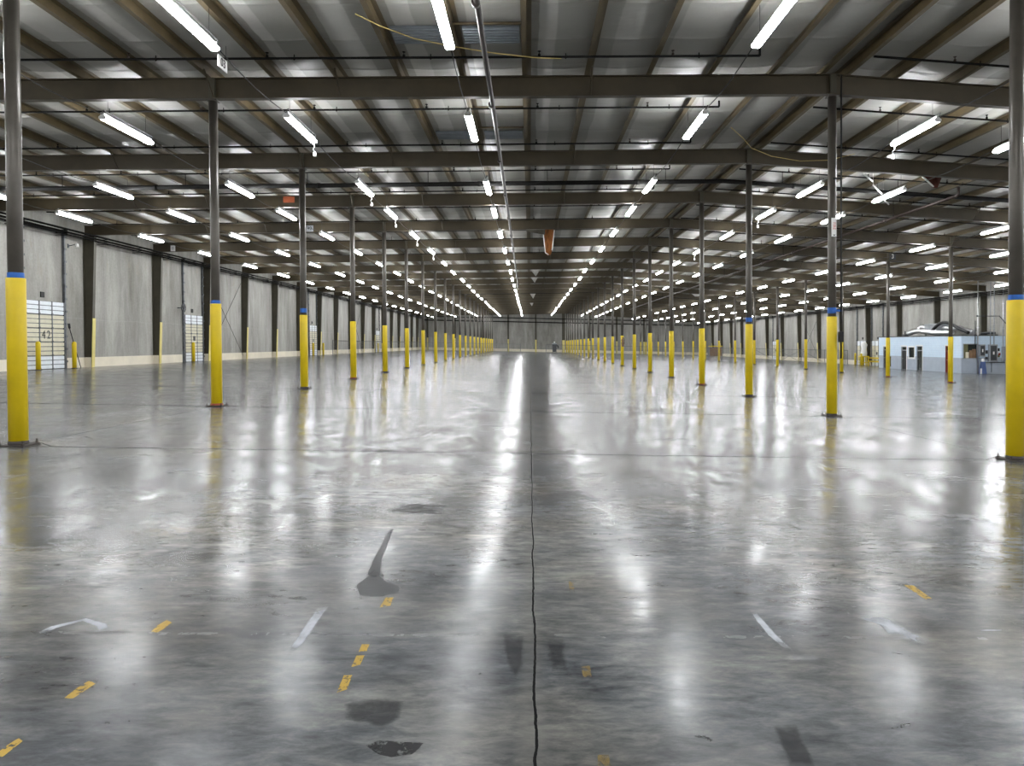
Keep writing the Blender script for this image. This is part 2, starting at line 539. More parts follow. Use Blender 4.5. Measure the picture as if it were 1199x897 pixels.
# roof blanket: sags between purlins, ridges at the seams
def ceiling():
    us = []
    k0 = math.floor((XW0 - .2 - XR) / PUR); k1 = math.ceil((XW1 + .2 - XR) / PUR)
    for k in range(k0, k1):
        for q in (0, .06, .2, .4, .6, .8, .94):
            us.append(XR + (k + q) * PUR)
    us.append(XR + k1 * PUR)
    us = np.array([u for u in us if XW0 - .25 <= u <= XW1 + .25])
    seam = BAY / 4
    vsy = []
    n0 = math.floor((YN - Y0) / seam); n1 = math.ceil((YF - Y0) / seam)
    for k in range(n0, n1 + 1):
        for q in (0, .025, .06, .3, .8, 1.3, seam - .06, seam - .025):
            vsy.append(Y0 + k * seam + q)
    vsy = np.array([v for v in vsy if YN - .25 <= v <= YF + .25])
    U, V = np.meshgrid(us, vsy)
    fr = ((U - XR) / PUR) % 1.0
    cell = np.floor((U - XR) / PUR)
    sv = ((V - Y0) / seam) % 1.0
    sc_ = np.floor((V - Y0) / seam)
    rnd = np.modf(np.abs(np.sin(cell * 12.9898 + sc_ * 78.233) * 43758.5453))[0]
    sag = .030 * np.sin(np.pi * fr) * (1 + 1.1 * np.sin(np.pi * sv) * rnd)
    ds = np.minimum(sv, 1 - sv) * seam
    ridge = np.where(ds < .05, .030 * (1 - ds / .05), 0) * np.sin(np.pi * fr) ** .35
    rf = np.where(U < XR, 8.53 - .0375 * (XR - U), 8.53 - .0415 * (U - XR))
    calm = np.clip(np.abs(U - XR) / .9, .1, 1)
    sag = sag * calm; ridge = ridge * calm
    Z = rf + .243 - sag - ridge - SHEAR * U
    ny, nx = U.shape
    co = np.stack([U, V, Z], -1).reshape(-1, 3)
    idx = np.arange(ny * nx).reshape(ny, nx)
    q = np.stack([idx[:-1, :-1], idx[1:, :-1], idx[1:, 1:], idx[:-1, 1:]], -1).reshape(-1, 4)
    me = bpy.data.meshes.new('ceiling')
    me.vertices.add(len(co)); me.vertices.foreach_set('co', co.ravel())
    me.loops.add(q.size); me.loops.foreach_set('vertex_index', q.ravel())
    me.polygons.add(len(q)); me.polygons.foreach_set('loop_start', np.arange(0, q.size, 4)); me.polygons.foreach_set('loop_total', np.full(len(q), 4))
    me.materials.append(M['insul'])
    me.update(); me.validate()
    me.polygons.foreach_set('use_smooth', np.ones(len(q), bool))
    o = struct(obj('ceiling', me))
    s = o.modifiers.new('thickness', 'SOLIDIFY'); s.thickness = .1; s.offset = -1 if me.polygons[0].normal.z > 0 else -1
    return o


ceil = ceiling()
ceil['label'] = 'pale grey roof insulation blanket between the purlins'

# bare metal deck showing through two gaps in the blanket
for (x0, x1, y0, y1) in ((-2.93, -1.71, 16.25, 17.1), (-1.40, -.19, 16.25, 17.1), (-2.93, -1.71, 24.2, 25.0), (-1.40, -.19, 24.2, 25.0)):
    mb = MB()
    n = 6
    for i in range(n):
        a = y0 + (y1 - y0) * i / n; d = (y1 - y0) / n
        pr = [(0, 0), (d * .3, 0), (d * .4, .035), (d * .7, .035), (d * .8, 0), (d, 0), (d, .05), (0, .05)]
        zz0 = roof(x0) + .135 + gz(x0); zz1 = roof(x1) + .135 + gz(x1)
        mb.extrude(pr, (x0, a, zz0), (x1, a, zz1), (0, 1, 0), (0, 0, 1))
    obj('exposed_deck', mb.mesh('exposed_deck', M['deck']), ceil, label='corrugated bare metal deck in a gap of the insulation')


def wall_prism(name, m, corners, thick):
    """wall from a list of (x, y, zbottom, ztop) along its inner face, thick is the outward vector"""
    mb = MB()
    n = len(corners)
    inn = [(x, y, a) for x, y, a, b in corners] + [(x, y, b) for x, y, a, b in corners]
    out = [(x + thick[0], y + thick[1], z) for x, y, z in inn]
    vs = inn + out
    fs = []
    for i in range(n - 1):
        fs.append((i, i + 1, n + i + 1, n + i))
        fs.append((2 * n + i, 3 * n + i, 3 * n + i + 1, 2 * n + i + 1))
        fs.append((n + i, n + i + 1, 3 * n + i + 1, 3 * n + i))
        fs.append((i, 2 * n + i, 2 * n + i + 1, i + 1))
    fs.append((0, n, 3 * n, 2 * n)); fs.append((n - 1, 3 * n - 1, 4 * n - 1, 2 * n - 1))
    mb.add(vs, fs)
    return struct(obj(name, mb.mesh(name, m)))


def zt(x):
    return roof(x) + .26 + gz(x)


wall_prism('wall_left', M['wallY'], [(XW0, YN, gz(XW0) - .2, zt(XW0)), (XW0, YF, gz(XW0) - .2, zt(XW0))], (-.25, 0))
wall_prism('wall_right', M['wallY'], [(XW1, YN, gz(XW1) - .2, zt(XW1)), (XW1, YF, gz(XW1) - .2, zt(XW1))], (.25, 0))
ends = [XW0 - .25, XR, XW1 + .25]
wall_prism('wall_back', M['wallX'], [(x, YF, gz(x) - .2, zt(x)) for x in ends], (0, .25))
wall_prism('wall_front', M['wallX'], [(x, YN, gz(x) - .2, zt(x)) for x in ends], (0, -.25))

# ------------------------------------------------------------------ dock doors in the side walls
DL = [(35.62, 38.58, 3.28), (51.75, 54.55, 3.2), (80.55, 83.35, 3.2), (115.0, 117.8, 3.2)]
DR = [(80.7, 83.2, 2.75), (84.5, 87.0, 2.75), (114.9, 117.6, 2.8)]


def dock_door(idx, side, ya, yb, h, white_all=False, num=False, rich=True):
    X = XW0 if side < 0 else XW1
    s = 1 if side < 0 else -1          # towards the room
    root = bpy.data.objects.new('door_%d' % idx, None)
    C.objects.link(root); root.location = (X, (ya + yb) / 2, gz(X)); struct(root)
    w = (yb - ya)
    nrow = 5
    rh = h / nrow
    for r in range(nrow):
        mb = MB()
        z0 = r * rh + .012; z1 = (r + 1) * rh - .012
        for k in range(3):                         # ribs pressed into the sheet
            zc = z0 + (z1 - z0) * (k + .5) / 3
            mb.box(min(.075 * s, .10 * s), -w / 2 + .03, zc - .088, max(.075 * s, .118 * s), w / 2 - .03, zc + .088)
        me = mb.mesh('door_section', M['doorwhite'] if r in (0, nrow - 1) or white_all else M['doorcream'])
        me0 = MB().box(min(.028 * s, .080 * s), -w / 2 + .01, z0, max(.028 * s, .080 * s), w / 2 - .01, z1).mesh('shaded_groove', M['track'])  # darker grey backing paints the shade into the gaps between ribs
        sec = obj('door_section', me, root, label='white ribbed door section' if r in (0, nrow - 1) else 'cream ribbed door section')
        obj('shaded_groove', me0, sec, label='backing sheet coloured dark as shade between the ribs')
        st = MB()
        for f in (-.5, -1 / 6, 1 / 6, .5):
            yc = f * (w - .08)
            st.box(min(.078 * s, .128 * s), yc - .04, z0, max(.078 * s, .128 * s), yc + .04, z1)
            st.box(min(.128 * s, .15 * s), yc - .05, z0 - .03, max(.128 * s, .15 * s), yc + .05, z0 + .05)
        obj('stile', st.mesh('stile', M['track']), sec, label='grey stile and hinge strip')
    top = roof(X) - .55
    for e in (-1, 1):
        mb = MB()
        yc = e * (w / 2 + .09)
        mb.box(min(0.005 * s, .12 * s), yc - .05, .0, max(0.005 * s, .12 * s), yc + .05, top)
        z = .3
        while z < top:
            mb.box(min(.12 * s, .16 * s), yc - .09, z, max(.12 * s, .16 * s), yc + .07, z + .1); z += .62
        obj('track', mb.mesh('track', M['track']), root, label='dark vertical lift track')
    mb = MB()
    mb.tube([(.09 * s, -w / 2 - .2, top - .05), (.09 * s, w / 2 + .2, top - .05)], .07, 10)
    mb.box(min(.02 * s, .2 * s), -w / 2 - .2, top - .16, max(.02 * s, .2 * s), -w / 2 - .05, top + .08)
    mb.box(min(.02 * s, .2 * s), w / 2 + .05, top - .16, max(.02 * s, .2 * s), w / 2 + .2, top + .08)
    obj('spring_shaft', mb.mesh('spring_shaft', M['pipe']), root)
    if rich:
        mb = MB(); mb.bbox(min(.004 * s, .05 * s), -.22, h + .16, max(.004 * s, .05 * s), .06, h + .42, .008)
        obj('sign_plate', mb.mesh('sign_plate', M['black']), root, label='small black plate above the door')
    if num:
        for ch, yy, mm in (('4', .18, 'black'), ('2', -.20, 'darkgrey')):
            t_ = text_mesh(ch, .56, M[mm], .004)
            o = obj('number', t_, root, label='black door number')
            o.rotation_euler = (math.pi / 2, 0, math.pi / 2 * s)
            o.location = (.124 * s, -yy * s, h * .5)
    elif rich:
        mb = MB(); mb.bbox(min(.10 * s, .13 * s), -.16, h * .5 - .16, max(.10 * s, .13 * s), .16, h * .5 + .16, .005)
        obj('number_plate', mb.mesh('number_plate', M['darkgrey']), root, label='dark square number plate')
    return root


di = 1
for i, (a, b_, h) in enumerate(DL):
    dock_door(di, -1, a, b_, h, num=(i == 0)); di += 1
for i, (a, b_, h) in enumerate(DR):
    dock_door(di, 1, a, b_, h); di += 1


# cream painted band along the walls, broken at the doors
def band(name, X, s, doors, gaps=()):
    cuts = sorted([(a - .22, b_ + .22) for a, b_, h in doors] + list(gaps))
    y = YN
    mb = MB()
    for a, b_ in cuts + [(YF, YF)]:
        if a > y:
            mb.box(min(X, X + .02 * s), y, gz(X) - .05, max(X, X + .02 * s), a, gz(X) + .52)
        y = b_
    return struct(obj(name, mb.mesh(name, M['cream'])))


band('baseboard_left', XW0, 1, DL)
band('baseboard_right', XW1, -1, DR, gaps=[(59.5, 74.1)])
mb = MB()
mb.extrude([(0, -.05), (-.02, -.05), (-.02, .55), (0, .55)], (XW0 + .02, YF, gz(XW0)), (XW1 - .02, YF, gz(XW1)), (0, 1, 0), (0, 0, 1))
struct(obj('baseboard_back', mb.mesh('baseboard_back', M['cream'])))

# ------------------------------------------------------------------ frames
FR = list(range(-2, 22))      # frames from behind the camera to the far end wall
KF = 21
FRAMES = [k for k in range(-1, 21)]


def ibeam_profile(h, w=.2, tf=.018, tw=.012):
    a, c = w / 2, tw / 2
    return [(-a, 0), (a, 0), (a, tf), (c, tf), (c, h - tf), (a, h - tf), (a, h), (-a, h), (-a, h - tf), (-c, h - tf), (-c, tf), (-a, tf)]


KP0 = math.ceil((XW0 + .3 - XR) / PUR)
KP1 = math.floor((XW1 - .3 - XR) / PUR)
PK = [k for k in range(KP0, KP1 + 1) if k != 0]
PX = {k: XR + k * PUR for k in PK}
PX[-1] = XR - PUR; PX[1] = XR + PUR
PX['a'] = XR - .22; PX['b'] = XR + .32           # the pair of purlins astride the ridge

prof = ibeam_profile(.5)
bmesh_ = MB()
for xa, xb in ((XW0 + .05, XR), (XR, XW1 - .05)):
    bmesh_.extrude(prof, (xa, 0, roof(xa) - .5 + gz(xa)), (xb, 0, roof(xb) - .5 + gz(xb)), (0, 1, 0), (0, 0, 1))
beam_me = bmesh_.mesh('roof_beam', M['beam'])
stiff = MB()
stiff_me = {}
for xc in (XR - SPAN, XR, XR + SPAN):
    s_ = MB(); s_.box(xc - .075, -.098, roof(xc) - .485 + gz(xc), xc + .075, .098, roof(xc) - .018 + gz(xc)); stiff_me[xc] = s_.mesh('stiffener', M['wallcol'])
brace_me = {}
for k in PK:
    if k % 2 == 0 and k not in (-18, -12, -6, -2, 2, 4, 12, 18):
        xc = PX[k] + (.045 if k < 0 else -.045)
        s_ = MB()
        for e in (-1, 1):
            s_.tube([(xc, e * .09, roof(xc) - .48 + gz(xc)), (xc, e * .62, roof(xc) + .02 + gz(xc))], .022, 4, False)
        brace_me[k] = s_.mesh('flange_brace', M['beam'])
for i, k in enumerate(range(0, 21)):
    lab = 'dark brown steel roof beam, %s crosswise beam from the camera' % ORD[i - 1] if i else 'dark brown roof beam above the top edge of the view'
    b_ = tag(obj('roof_beam', beam_me, None, (0, fy(k), 0)), lab, 'roof beam', 'steel roof beams across the hall')
    if k < 7:
        for xc, me in stiff_me.items():
            obj('stiffener', me, b_)
        for kk, me in brace_me.items():
            if k <= 4 or abs(kk) < 12:
                obj('flange_brace', me, b_)

# purlins: Z sections running the length of the hall on top of the frames
zp = [(-.006, 0), (.11, 0), (.11, .008), (.006, .008), (.006, .197), (.006, .205), (-.11, .205), (-.11, .197), (-.006, .197)]
zl = [(-a, b) for a, b in zp][::-1]
zpm = MB().extrude(zp, (0, YN + .02, 0), (0, YF - .02, 0), (1, 0, 0), (0, 0, 1)).mesh('purlin', M['purlin'])
zlm = MB().extrude(zl, (0, YN + .02, 0), (0, YF - .02, 0), (1, 0, 0), (0, 0, 1)).mesh('purlin', M['purlin'])
order = sorted(PX.items(), key=lambda q: q[1])
leftp = [x for k, x in order if x < XR]
rightp = [x for k, x in order if x > XR]
for side, lst, nm in ((-1, leftp[::-1], 'left'), (1, rightp, 'right')):
    for i, x in enumerate(lst):
        lab = 'tan roof purlin running lengthwise, %s %s of the ridge columns' % (ORD[i], nm)
        tag(obj('roof_purlin', zlm if side < 0 else zpm, None, (x, 0, roof(x) + .001 + gz(x))), lab, 'purlin', 'lengthwise roof purlins')

# ------------------------------------------------------------------ interior columns
SH = .103
shaft_cache = {}


def shaft_me(h):
    h = round(h, 3)
    if h not in shaft_cache:
        m_ = MB(); m_.rev([(SH, .02), (SH, h - .03)], n=20)
        m_.box(-.13, -.13, h - .03, .13, .13, h)
        shaft_cache[h] = m_.mesh('shaft', M['shaft'])
    return shaft_cache[h]


sleeve_me = MB().rev([(.122, .07), (.128, .075), (.128, 2.49), (.122, 2.50)], n=22).mesh('guard_sleeve', M['yellow'])
sleeve_lo = MB().rev([(.122, .07), (.126, .075), (.126, 2.49), (.12, 2.50)], n=12).mesh('guard_sleeve', M['yellow'])
tape_me = MB().rev([(.1075, 2.50), (.1085, 2.505), (.1085, 2.575), (.1075, 2.58)], n=20).mesh('tape_band', M['blue'])
tape_hi = MB().rev([(.1075, 2.58), (.1085, 2.585), (.1085, 2.72), (.1075, 2.725)], n=20).mesh('tape_band', M['blue'])
plate_me = MB().bbox(-.20, -.20, -.004, .20, .20, .022, .006).mesh('base_plate', M['plate'])
ring_me = MB().rev([(.150, .02), (.150, .03), (.135, .072)], n=20).mesh('base_collar', M['rust'])
ring_dk = MB().rev([(.135, .02), (.135, .03), (.130, .072)], n=20).mesh('base_collar', M['plate'])
bolt_me = MB().rev([(.024, .02), (.024, .045), (.013, .045), (.013, .085)], n=6, smooth=False).mesh('anchor_bolt', M['bolt'])

ROWS = [(-1, XR - SPAN, 'left row', 0), (0, XR, 'ridge row', 0), (1, XR + SPAN, 'far right row', 4)]
rusty = {(-1, 1), (-1, 3), (0, 3), (1, 4), (1, 5)}
taped = {(-1, 0): 1, (-1, 1): 1, (-1, 2): 2, (0, 0): 1, (0, 1): 2, (0, 2): 2}
NC = 21
for r, X, rn, k0 in ROWS:
    for k in range(k0, NC):
        n = k - k0
        h = roof(X) - .52
        where = '%s from the camera in the %s' % (ORD[n], rn) if not (r == 1) else '%s from the camera in the %s' % (ORD[n], rn)
        lab = 'dark steel column with yellow sleeve, ' + where
        if (r, k) in rusty:
            lab = 'rusty-footed dark column with yellow sleeve, ' + where
        if (r, k) in taped and (r, k) not in rusty:
            lab = 'dark column with blue-taped yellow sleeve, ' + where
        root = thing('steel_column', lab, 'column', (X, fy(k), gz(X)), 'yellow sleeved steel columns')
        obj('shaft', shaft_me(h), root)
        obj('guard_sleeve', sleeve_me if k < 8 else sleeve_lo, root, label='yellow plastic guard sleeve')
        obj('base_plate', plate_me, root)
        obj('base_collar', ring_me if (r, k) in rusty else ring_dk, root, label='rusty red collar' if (r, k) in rusty else None)
        if (r, k) in taped:
            obj('tape_band', tape_me if taped[(r, k)] == 1 else tape_hi, root, label='blue tape band')
        if k < 6:
            for sx in (-1, 1):
                for sy in (-1, 1):
                    obj('anchor_bolt', bolt_me, root, (sx * .165, sy * .165, 0))

# ------------------------------------------------------------------ wall columns


def wallcol_me(s, X):
    """tapered I section standing against a side wall; s = +1 on the left wall"""
    h = roof(X) - .505
    d0, d1 = .36, .60
    m_ = MB()
    w, tf = .11, .02
    def slab(y0, y1, a0, b0, a1, b1):
        vs = [(a0 * s, y0, 0), (b0 * s, y0, 0), (b0 * s, y1, 0), (a0 * s, y1, 0), (a1 * s, y0, h), (b1 * s, y0, h), (b1 * s, y1, h), (a1 * s, y1, h)]
        fs = [(0, 3, 2, 1), (4, 5, 6, 7), (0, 1, 5, 4), (1, 2, 6, 5), (2, 3, 7, 6), (3, 0, 4, 7)]
        if s < 0:
            fs = [f[::-1] for f in fs]
        m_.add(vs, fs)
    slab(-w, w, .004, .024, .004, .024)
    slab(-w, w, d0 - tf, d0, d1 - tf, d1)
    slab(-.008, .008, .024, d0 - tf, .024, d1 - tf)
    return m_.mesh('frame', M['wallcol'])


wc = {-1: wallcol_me(1, XW0), 1: wallcol_me(-1, XW1)}
for side, X in ((-1, XW0), (1, XW1)):
    s = 1 if side < 0 else -1
    hw = roof(X) - .505; dz_ = .24 * 2.55 / hw
    g_ = MB(); g_.add([(q * s, yy, zz) for zz, off in ((0, 0), (2.55, dz_)) for q, yy in ((.362 + off, -.125), (.40 + off, -.125), (.40 + off, .125), (.362 + off, .125))], [(0, 3, 2, 1), (4, 5, 6, 7), (0, 1, 5, 4), (1, 2, 6, 5), (2, 3, 7, 6), (3, 0, 4, 7)])
    gm = g_.mesh('corner_guard', M['guard'])
    p_ = MB(); p_.box(min(.022 * s, .35 * s), -.112, .0, max(.022 * s, .35 * s), .112, .52)
    pm = p_.mesh('painted_foot', M['cream'])
    nm = 'left wall' if side < 0 else 'right wall'
    i = -1
    for k in range(2 if side < 0 else 6, 21):
        if not seen(X + .5 * s, fy(k), 1.5):
            continue
        i += 1
        root = thing('wall_column', 'tapered olive brown steel column on the %s, %s from the camera' % (nm, ORD[i]), 'wall column', (X, fy(k), gz(X)), 'steel columns along the %s' % nm)
        obj('frame', wc[side], root)
        obj('corner_guard', gm, root, label='pale yellow corner guard')
        obj('painted_foot', pm, root, label='cream painted foot')

EX = [-21.8, -15.95, -10.05, -4.6, 1.3, 7.25, 12.85, 18.7, 24.6, 30.4]
for i, x in enumerate(EX):
    big = i == 5
    w = .32 if big else .16
    h = roof(x) - .03
    root = thing('wall_column', 'dark steel column on the far end wall, %s from its left end' % ORD[i], 'wall column', (x, YF - .18, gz(x)), 'steel columns on the far end wall')
    m_ = MB()
    m_.box(-w, -.17, 0, w, -.15, h); m_.box(-w, .15, 0, w, .17, h); m_.box(-.01, -.15, 0, .01, .15, h)
    obj('frame', m_.mesh('frame', M['wallcol']), root)
    m_ = MB(); m_.box(-w * .9, -.20, 0, w * .9, -.172, 2.6)
    obj('corner_guard', m_.mesh('corner_guard', M['guard']), root, label='pale yellow corner guard')

# rails across the far wall and along the eaves
for i, (hh, r_) in enumerate(((6.35, .10), (7.15, .09))):
    m_ = MB()
    xa, xb = XW0 + .7, XW1 - .7
    y = YF - .385 - r_
    m_.tube([(xa, y, hh + gz(xa)), (xb, y, hh + gz(xb))], r_, 8)
    for x in EX[::2]:
        m_.box(x - .04 + .6, y, hh - .04 + gz(x), x + .04 + .6, YF - .001, hh + .04 + gz(x))
    tag(obj('wall_pipe', m_.mesh('wall_pipe', M['pipe'])), '%s of two dark pipes running across the far end wall' % ('lower', 'upper')[i], 'pipe', 'pipes across the far end wall')
for X, s, nm in ((XW0, 1, 'left wall'), (XW1, -1, 'right wall')):
    for i, (off, dz, r_) in enumerate(((.72, .57, .05), (.72, .71, .045), (.72, .83, .03))):
        x = X + s * off
        hh = roof(X) - dz + gz(X)
        if nm == 'right wall':
            hh -= .06
        m_ = MB(); m_.tube([(x, YN + .4, hh), (x, YF - .6, hh)], r_, 8)
        yy = fy(0) + 1.2
        while yy < YF - 2:
            m_.tube([(x, yy, hh), (x - s * .7, yy, hh)], .016, 5); yy += BAY / 2
        tag(obj('eave_pipe', m_.mesh('eave_pipe', M['pipe'])), '%s dark pipe running the length of the %s under the eave' % (('top', 'middle', 'lowest')[i], nm), 'pipe', 'pipes under the eave of the %s' % nm)

# ------------------------------------------------------------------ lamps
LKX = [(-18, 'nearest the left wall'), (-15, ''), (-12, ''), (-9, ''), (-6, ''), (-2, ''), (2, ''), (4, ''), (9, ''), (12, ''), (15, ''), (18, '')]
LY = [-8.0 + 1.3, .2, 7.2, 13.95, 20.75, 28.6, 33.95, 40.65, 47.6]
y = 54.75
while y < YF - 3:
    LY.append(y); y += BAY
m_ = MB()      # housing: an enamel channel with sloping wings
m_.extrude([(-.035, .0), (.035, .0), (.05, -.075), (-.05, -.075)], (0, -1.22, 0), (0, 1.22, 0), (1, 0, 0), (0, 0, 1))
house_me = m_.mesh('housing', M['housing'])
m_ = MB()
m_.extrude([(-.052, -.076), (.052, -.076), (.088, -.098), (.092, -.135), (.06, -.165), (-.06, -.165), (-.092, -.135), (-.088, -.098)], (0, -1.205, 0), (0, 1.205, 0), (1, 0, 0), (0, 0, 1))
lens_me = m_.mesh('lens', M['lens'])
m_ = MB(); m_.extrude([(-.054, -.074), (.054, -.074), (.091, -.097), (.095, -.136), (.062, -.168), (-.062, -.168), (-.095, -.136), (-.091, -.097)], (0, -.008, 0), (0, .008, 0), (1, 0, 0), (0, 0, 1))
cap_me = m_.mesh('end_cap', M['housing'])
m_ = MB(); m_.tube([(0, 0, .001), (0, 0, .573)], .006, 4); hang_me = m_.mesh('hanger_wire', M['wire'])
m_ = MB(); m_.tube([(0, 0, 0), (.03, .03, -.10), (-.03, .06, -.16), (.02, .10, -.24)], .014, 5)
m_.bbox(-.03, .07, -.36, .05, .14, -.24, .01); plug_me = m_.mesh('plug', M['white'])
DROP = .58
for ri, (k, _) in enumerate(LKX):
    x = XR + k * PUR + .02
    z = roof(x) - DROP + gz(x)
    cnt = -1
    for n, y in enumerate(LY):
        vis = seen(x, y, roof(x) - .7) or seen(x, y + 1.2, roof(x) - .7)
        cnt += vis
        jx = R.uniform(-.06, .06) if y > 58 else 0
        jy = R.uniform(-.15, .15) if y > 50 else 0
        if vis:
            lab = 'hanging lit tube light, %s along in the %s row from the left wall' % (ORD[cnt], ORD[ri])
        else:
            lab = 'hanging lit tube light outside the view, %s row from the left wall' % ORD[ri]
        root = thing('tube_light', lab, 'ceiling light', (x + jx, y + jy, z), 'hanging tube lights', R.uniform(-.012, .012) if y > 58 else 0)
        obj('housing', house_me, root, label='white enamel channel')
        obj('lens', lens_me, root, label='glowing white lens')
        for e in (-1, 1):
            obj('hanger_wire', hang_me, root, (0, e * .95, 0))
            if vis and y < 60:
                obj('end_cap', cap_me, root, (0, e * 1.214, 0))
        if ri in (3, 6) and 14 < y < 48 and n % 2 == 0 or (ri == 3 and 14 < y < 45):
            obj('plug', plug_me, root, (.0, 1.16, -.17), label='dangling white plug')
    # supply cable looping from lamp to lamp
    pts = []
    for a, b_ in zip(LY[2:9], LY[3:10]):
        y0, y1 = a + 1.24, b_ - 1.24
        for t_ in (0, .25, .5, .75):
            yy = y0 + (y1 - y0) * t_
            pts.append((x, yy, z - .05 - .10 * math.sin(math.pi * t_)))
        pts += [(x, y1 - .012, z - .05), (x + .05, y1 - .004, z + .05), (x + .05, b_ + 1.23, z + .05)]
    m_ = MB(); m_.tube(pts, .013, 5)
    tag(obj('power_cable', m_.mesh('power_cable', M['wire'])), 'dark supply cable linking the lamps of the %s light row from the left wall' % ORD[ri], 'cable', 'supply cables along the lamp rows')

# ------------------------------------------------------------------ sprinkler pipes
branchY = [13.62 + i * 3.735 for i in range(39)]
branchY[0] = 13.6; branchY[1] = 17.35; branchY[2] = 21.1; branchY[3] = 24.85; branchY[4] = 28.6
for side, xa, xb, nm in ((-1, XW0 + .9, 5.3, 'left'), (1, 7.95, XW1 - .9, 'right')):
    cnt = -1
    for i, y in enumerate(branchY):
        inview = seen(0 if side < 0 else 9.5, y, 8.1)
        cnt += inview
        for k in range(22):
            if abs(y - fy(k)) < .74:
                y = fy(k) + (-.76 if y < fy(k) else .76)
        hh = lambda x: roof(x) - .075 + gz(x)
        m_ = MB()
        m_.tube([(xa, y, hh(xa)), (xb, y, hh(xb))], .027, 6)
        e = xb if side < 0 else xa
        if side < 0:
            m_.tube([(e, y, hh(e)), (e, y, hh(e) + .17)], .027, 6)
        me = m_.mesh('sprinkler_branch', M['pipe'])
        o = tag(obj('sprinkler_branch', me), ('thin black sprinkler pipe crossing under the %s roof slope, %s from the camera' % (nm, ORD[cnt])) if inview else 'thin black sprinkler pipe under the %s roof slope above the view' % nm, 'pipe', 'crosswise sprinkler branch pipes')
        if 0 < i < 9:
            x = xa + (1.2 if side < 0 else 1.9)
            j = 0
            while x < xb - .3:
                hd = MB(); hd.rev([(.03, 0), (.03, .05), (.012, .06), (.012, .10), (.04, .105), (.04, .112)], x, y, 8)
                hd.v = [(a, b, c + hh(x) + .02) for a, b, c in hd.v]
                obj('sprinkler_head', hd.mesh('sprinkler_head', M['redpipe'] if j % 4 == 0 else M['pipe']), o)
                if i < 6:
                    xh = x + .6
                    hg = MB(); hg.tube([(xh, y, hh(xh) - .035), (xh, y, hh(xh) + .08)], .012, 5); hg.tube([(xh - .035, y, hh(xh)), (xh, y, hh(xh) - .04), (xh + .035, y, hh(xh))], .012, 5)
                    obj('pipe_hanger', hg.mesh('pipe_hanger', M['pipe']), o)
                x += 3.05; j += 1
        else:
            for f_ in (.2, .5, .8):
                xh = XR + (round((xa + (xb - xa) * f_ - XR) / PUR) + .5) * PUR
                hg = MB(); hg.tube([(xh, y, hh(xh) + .028), (xh, y, roof(xh) + .16 + gz(xh))], .012, 4)
                obj('pipe_hanger', hg.mesh('pipe_hanger', M['pipe']), o)


def crossmain(y, lab, z0=.40):
    m_ = MB()
    pts = []
    for xa in (XW0 + .9, XR, XW1 - .9):
        pts.append((xa, y, roof(xa) - z0 + gz(xa)))
    m_.tube(pts, .085, 10)
    x = XW0 + 3
    while x < XW1 - 2:
        m_.rev([(.10, -.06), (.10, .06)], 0, 0, 8)
        nn = 16
        m_.v[-nn:] = [(x + c, y + a, roof(x) - z0 + gz(x) + b) for a, b, c in m_.v[-nn:]]
        x += 6.1
    x = XR - 19.5 * PUR
    hs = []
    while x < XW1 - 2:
        hs.append(x); x += 4.57
    o = tag(obj('sprinkler_main', m_.mesh('sprinkler_main', M['pipe'])), lab, 'pipe')
    for x in hs:
        m_ = MB(); m_.tube([(x, y, roof(x) - z0 + .086 + gz(x)), (x, y, roof(x) + .12 + gz(x))], .012, 5)
        obj('pipe_hanger', m_.mesh('pipe_hanger', M['pipe']), o)
    return o


crossmain(29.35, 'thick black pipe crossing the whole roof just beyond the second beam')
crossmain(92.5, 'thick black pipe crossing the roof far down the hall')

m_ = MB()
hx = -.86
z = roof(hx) - .70 + gz(hx)
m_.tube([(hx, -3, z), (hx - .02, 20, z), (hx - .12, 45, z), (hx - .3, 78, z)], .055, 12)
for y in [2 + 5.6 * i for i in range(14)]:
    m_.tube([(hx - y * .0028, y - .07, z), (hx - y * .0028, y + .07, z)], .075, 12)
long_ = tag(obj('sprinkler_main', m_.mesh('sprinkler_main', M['greypipe'])), 'long weathered steel pipe hung below the beams along the middle of the hall', 'pipe')
for k in range(0, 9):
    y = fy(k) + .35
    hg = MB(); hg.tube([(hx - y * .0028, y, z + .05), (hx - y * .0028, y, roof(hx) + .02 + gz(hx))], .010, 5)
    obj('pipe_hanger', hg.mesh('pipe_hanger', M['pipe']), long_)
m_ = MB()
qx = 15.9; z = roof(qx) - .70 + gz(qx)
m_.tube([(qx, 27.9, z), (qx, 120, z)], .06, 10)
m_.tube([(qx, 27.9, z), (qx, 27.75, z + .04), (qx, 27.72, z + .3)], .06, 10)
for y in [33.5 + 6 * i for i in range(13)]:
    m_.tube([(qx, y - .07, z), (qx, y + .07, z)], .08, 10)
rp = tag(obj('sprinkler_main', m_.mesh('sprinkler_main', M['redpipe'])), 'reddish brown pipe running lengthwise under the beams right of the ridge columns', 'pipe')
for k in range(3, 12):
    y = fy(k) - .5
    hg = MB(); hg.tube([(qx, y, z + .05), (qx, y, roof(qx) + .02 + gz(qx))], .014, 5)
    obj('pipe_hanger', hg.mesh('pipe_hanger', M['pipe']), rp)

# short bridging bars between purlins by the bare deck
for i, y in enumerate((15.85, 21.4, 23.4)):  # all three in view
    xa, xb = XR - 6 * PUR, XR - 5 * PUR
    m_ = MB(); m_.tube([(xa, y, roof(xa) + .06 + gz(xa)), (xb, y, roof(xb) + .06 + gz(xb))], .03, 6)
    tag(obj('bridging_bar', m_.mesh('bridging_bar', M['purlin'])), 'short brown bar bridging two purlins by the long steel pipe, %s from the camera' % ORD[i], 'bar', 'bridging bars between purlins')

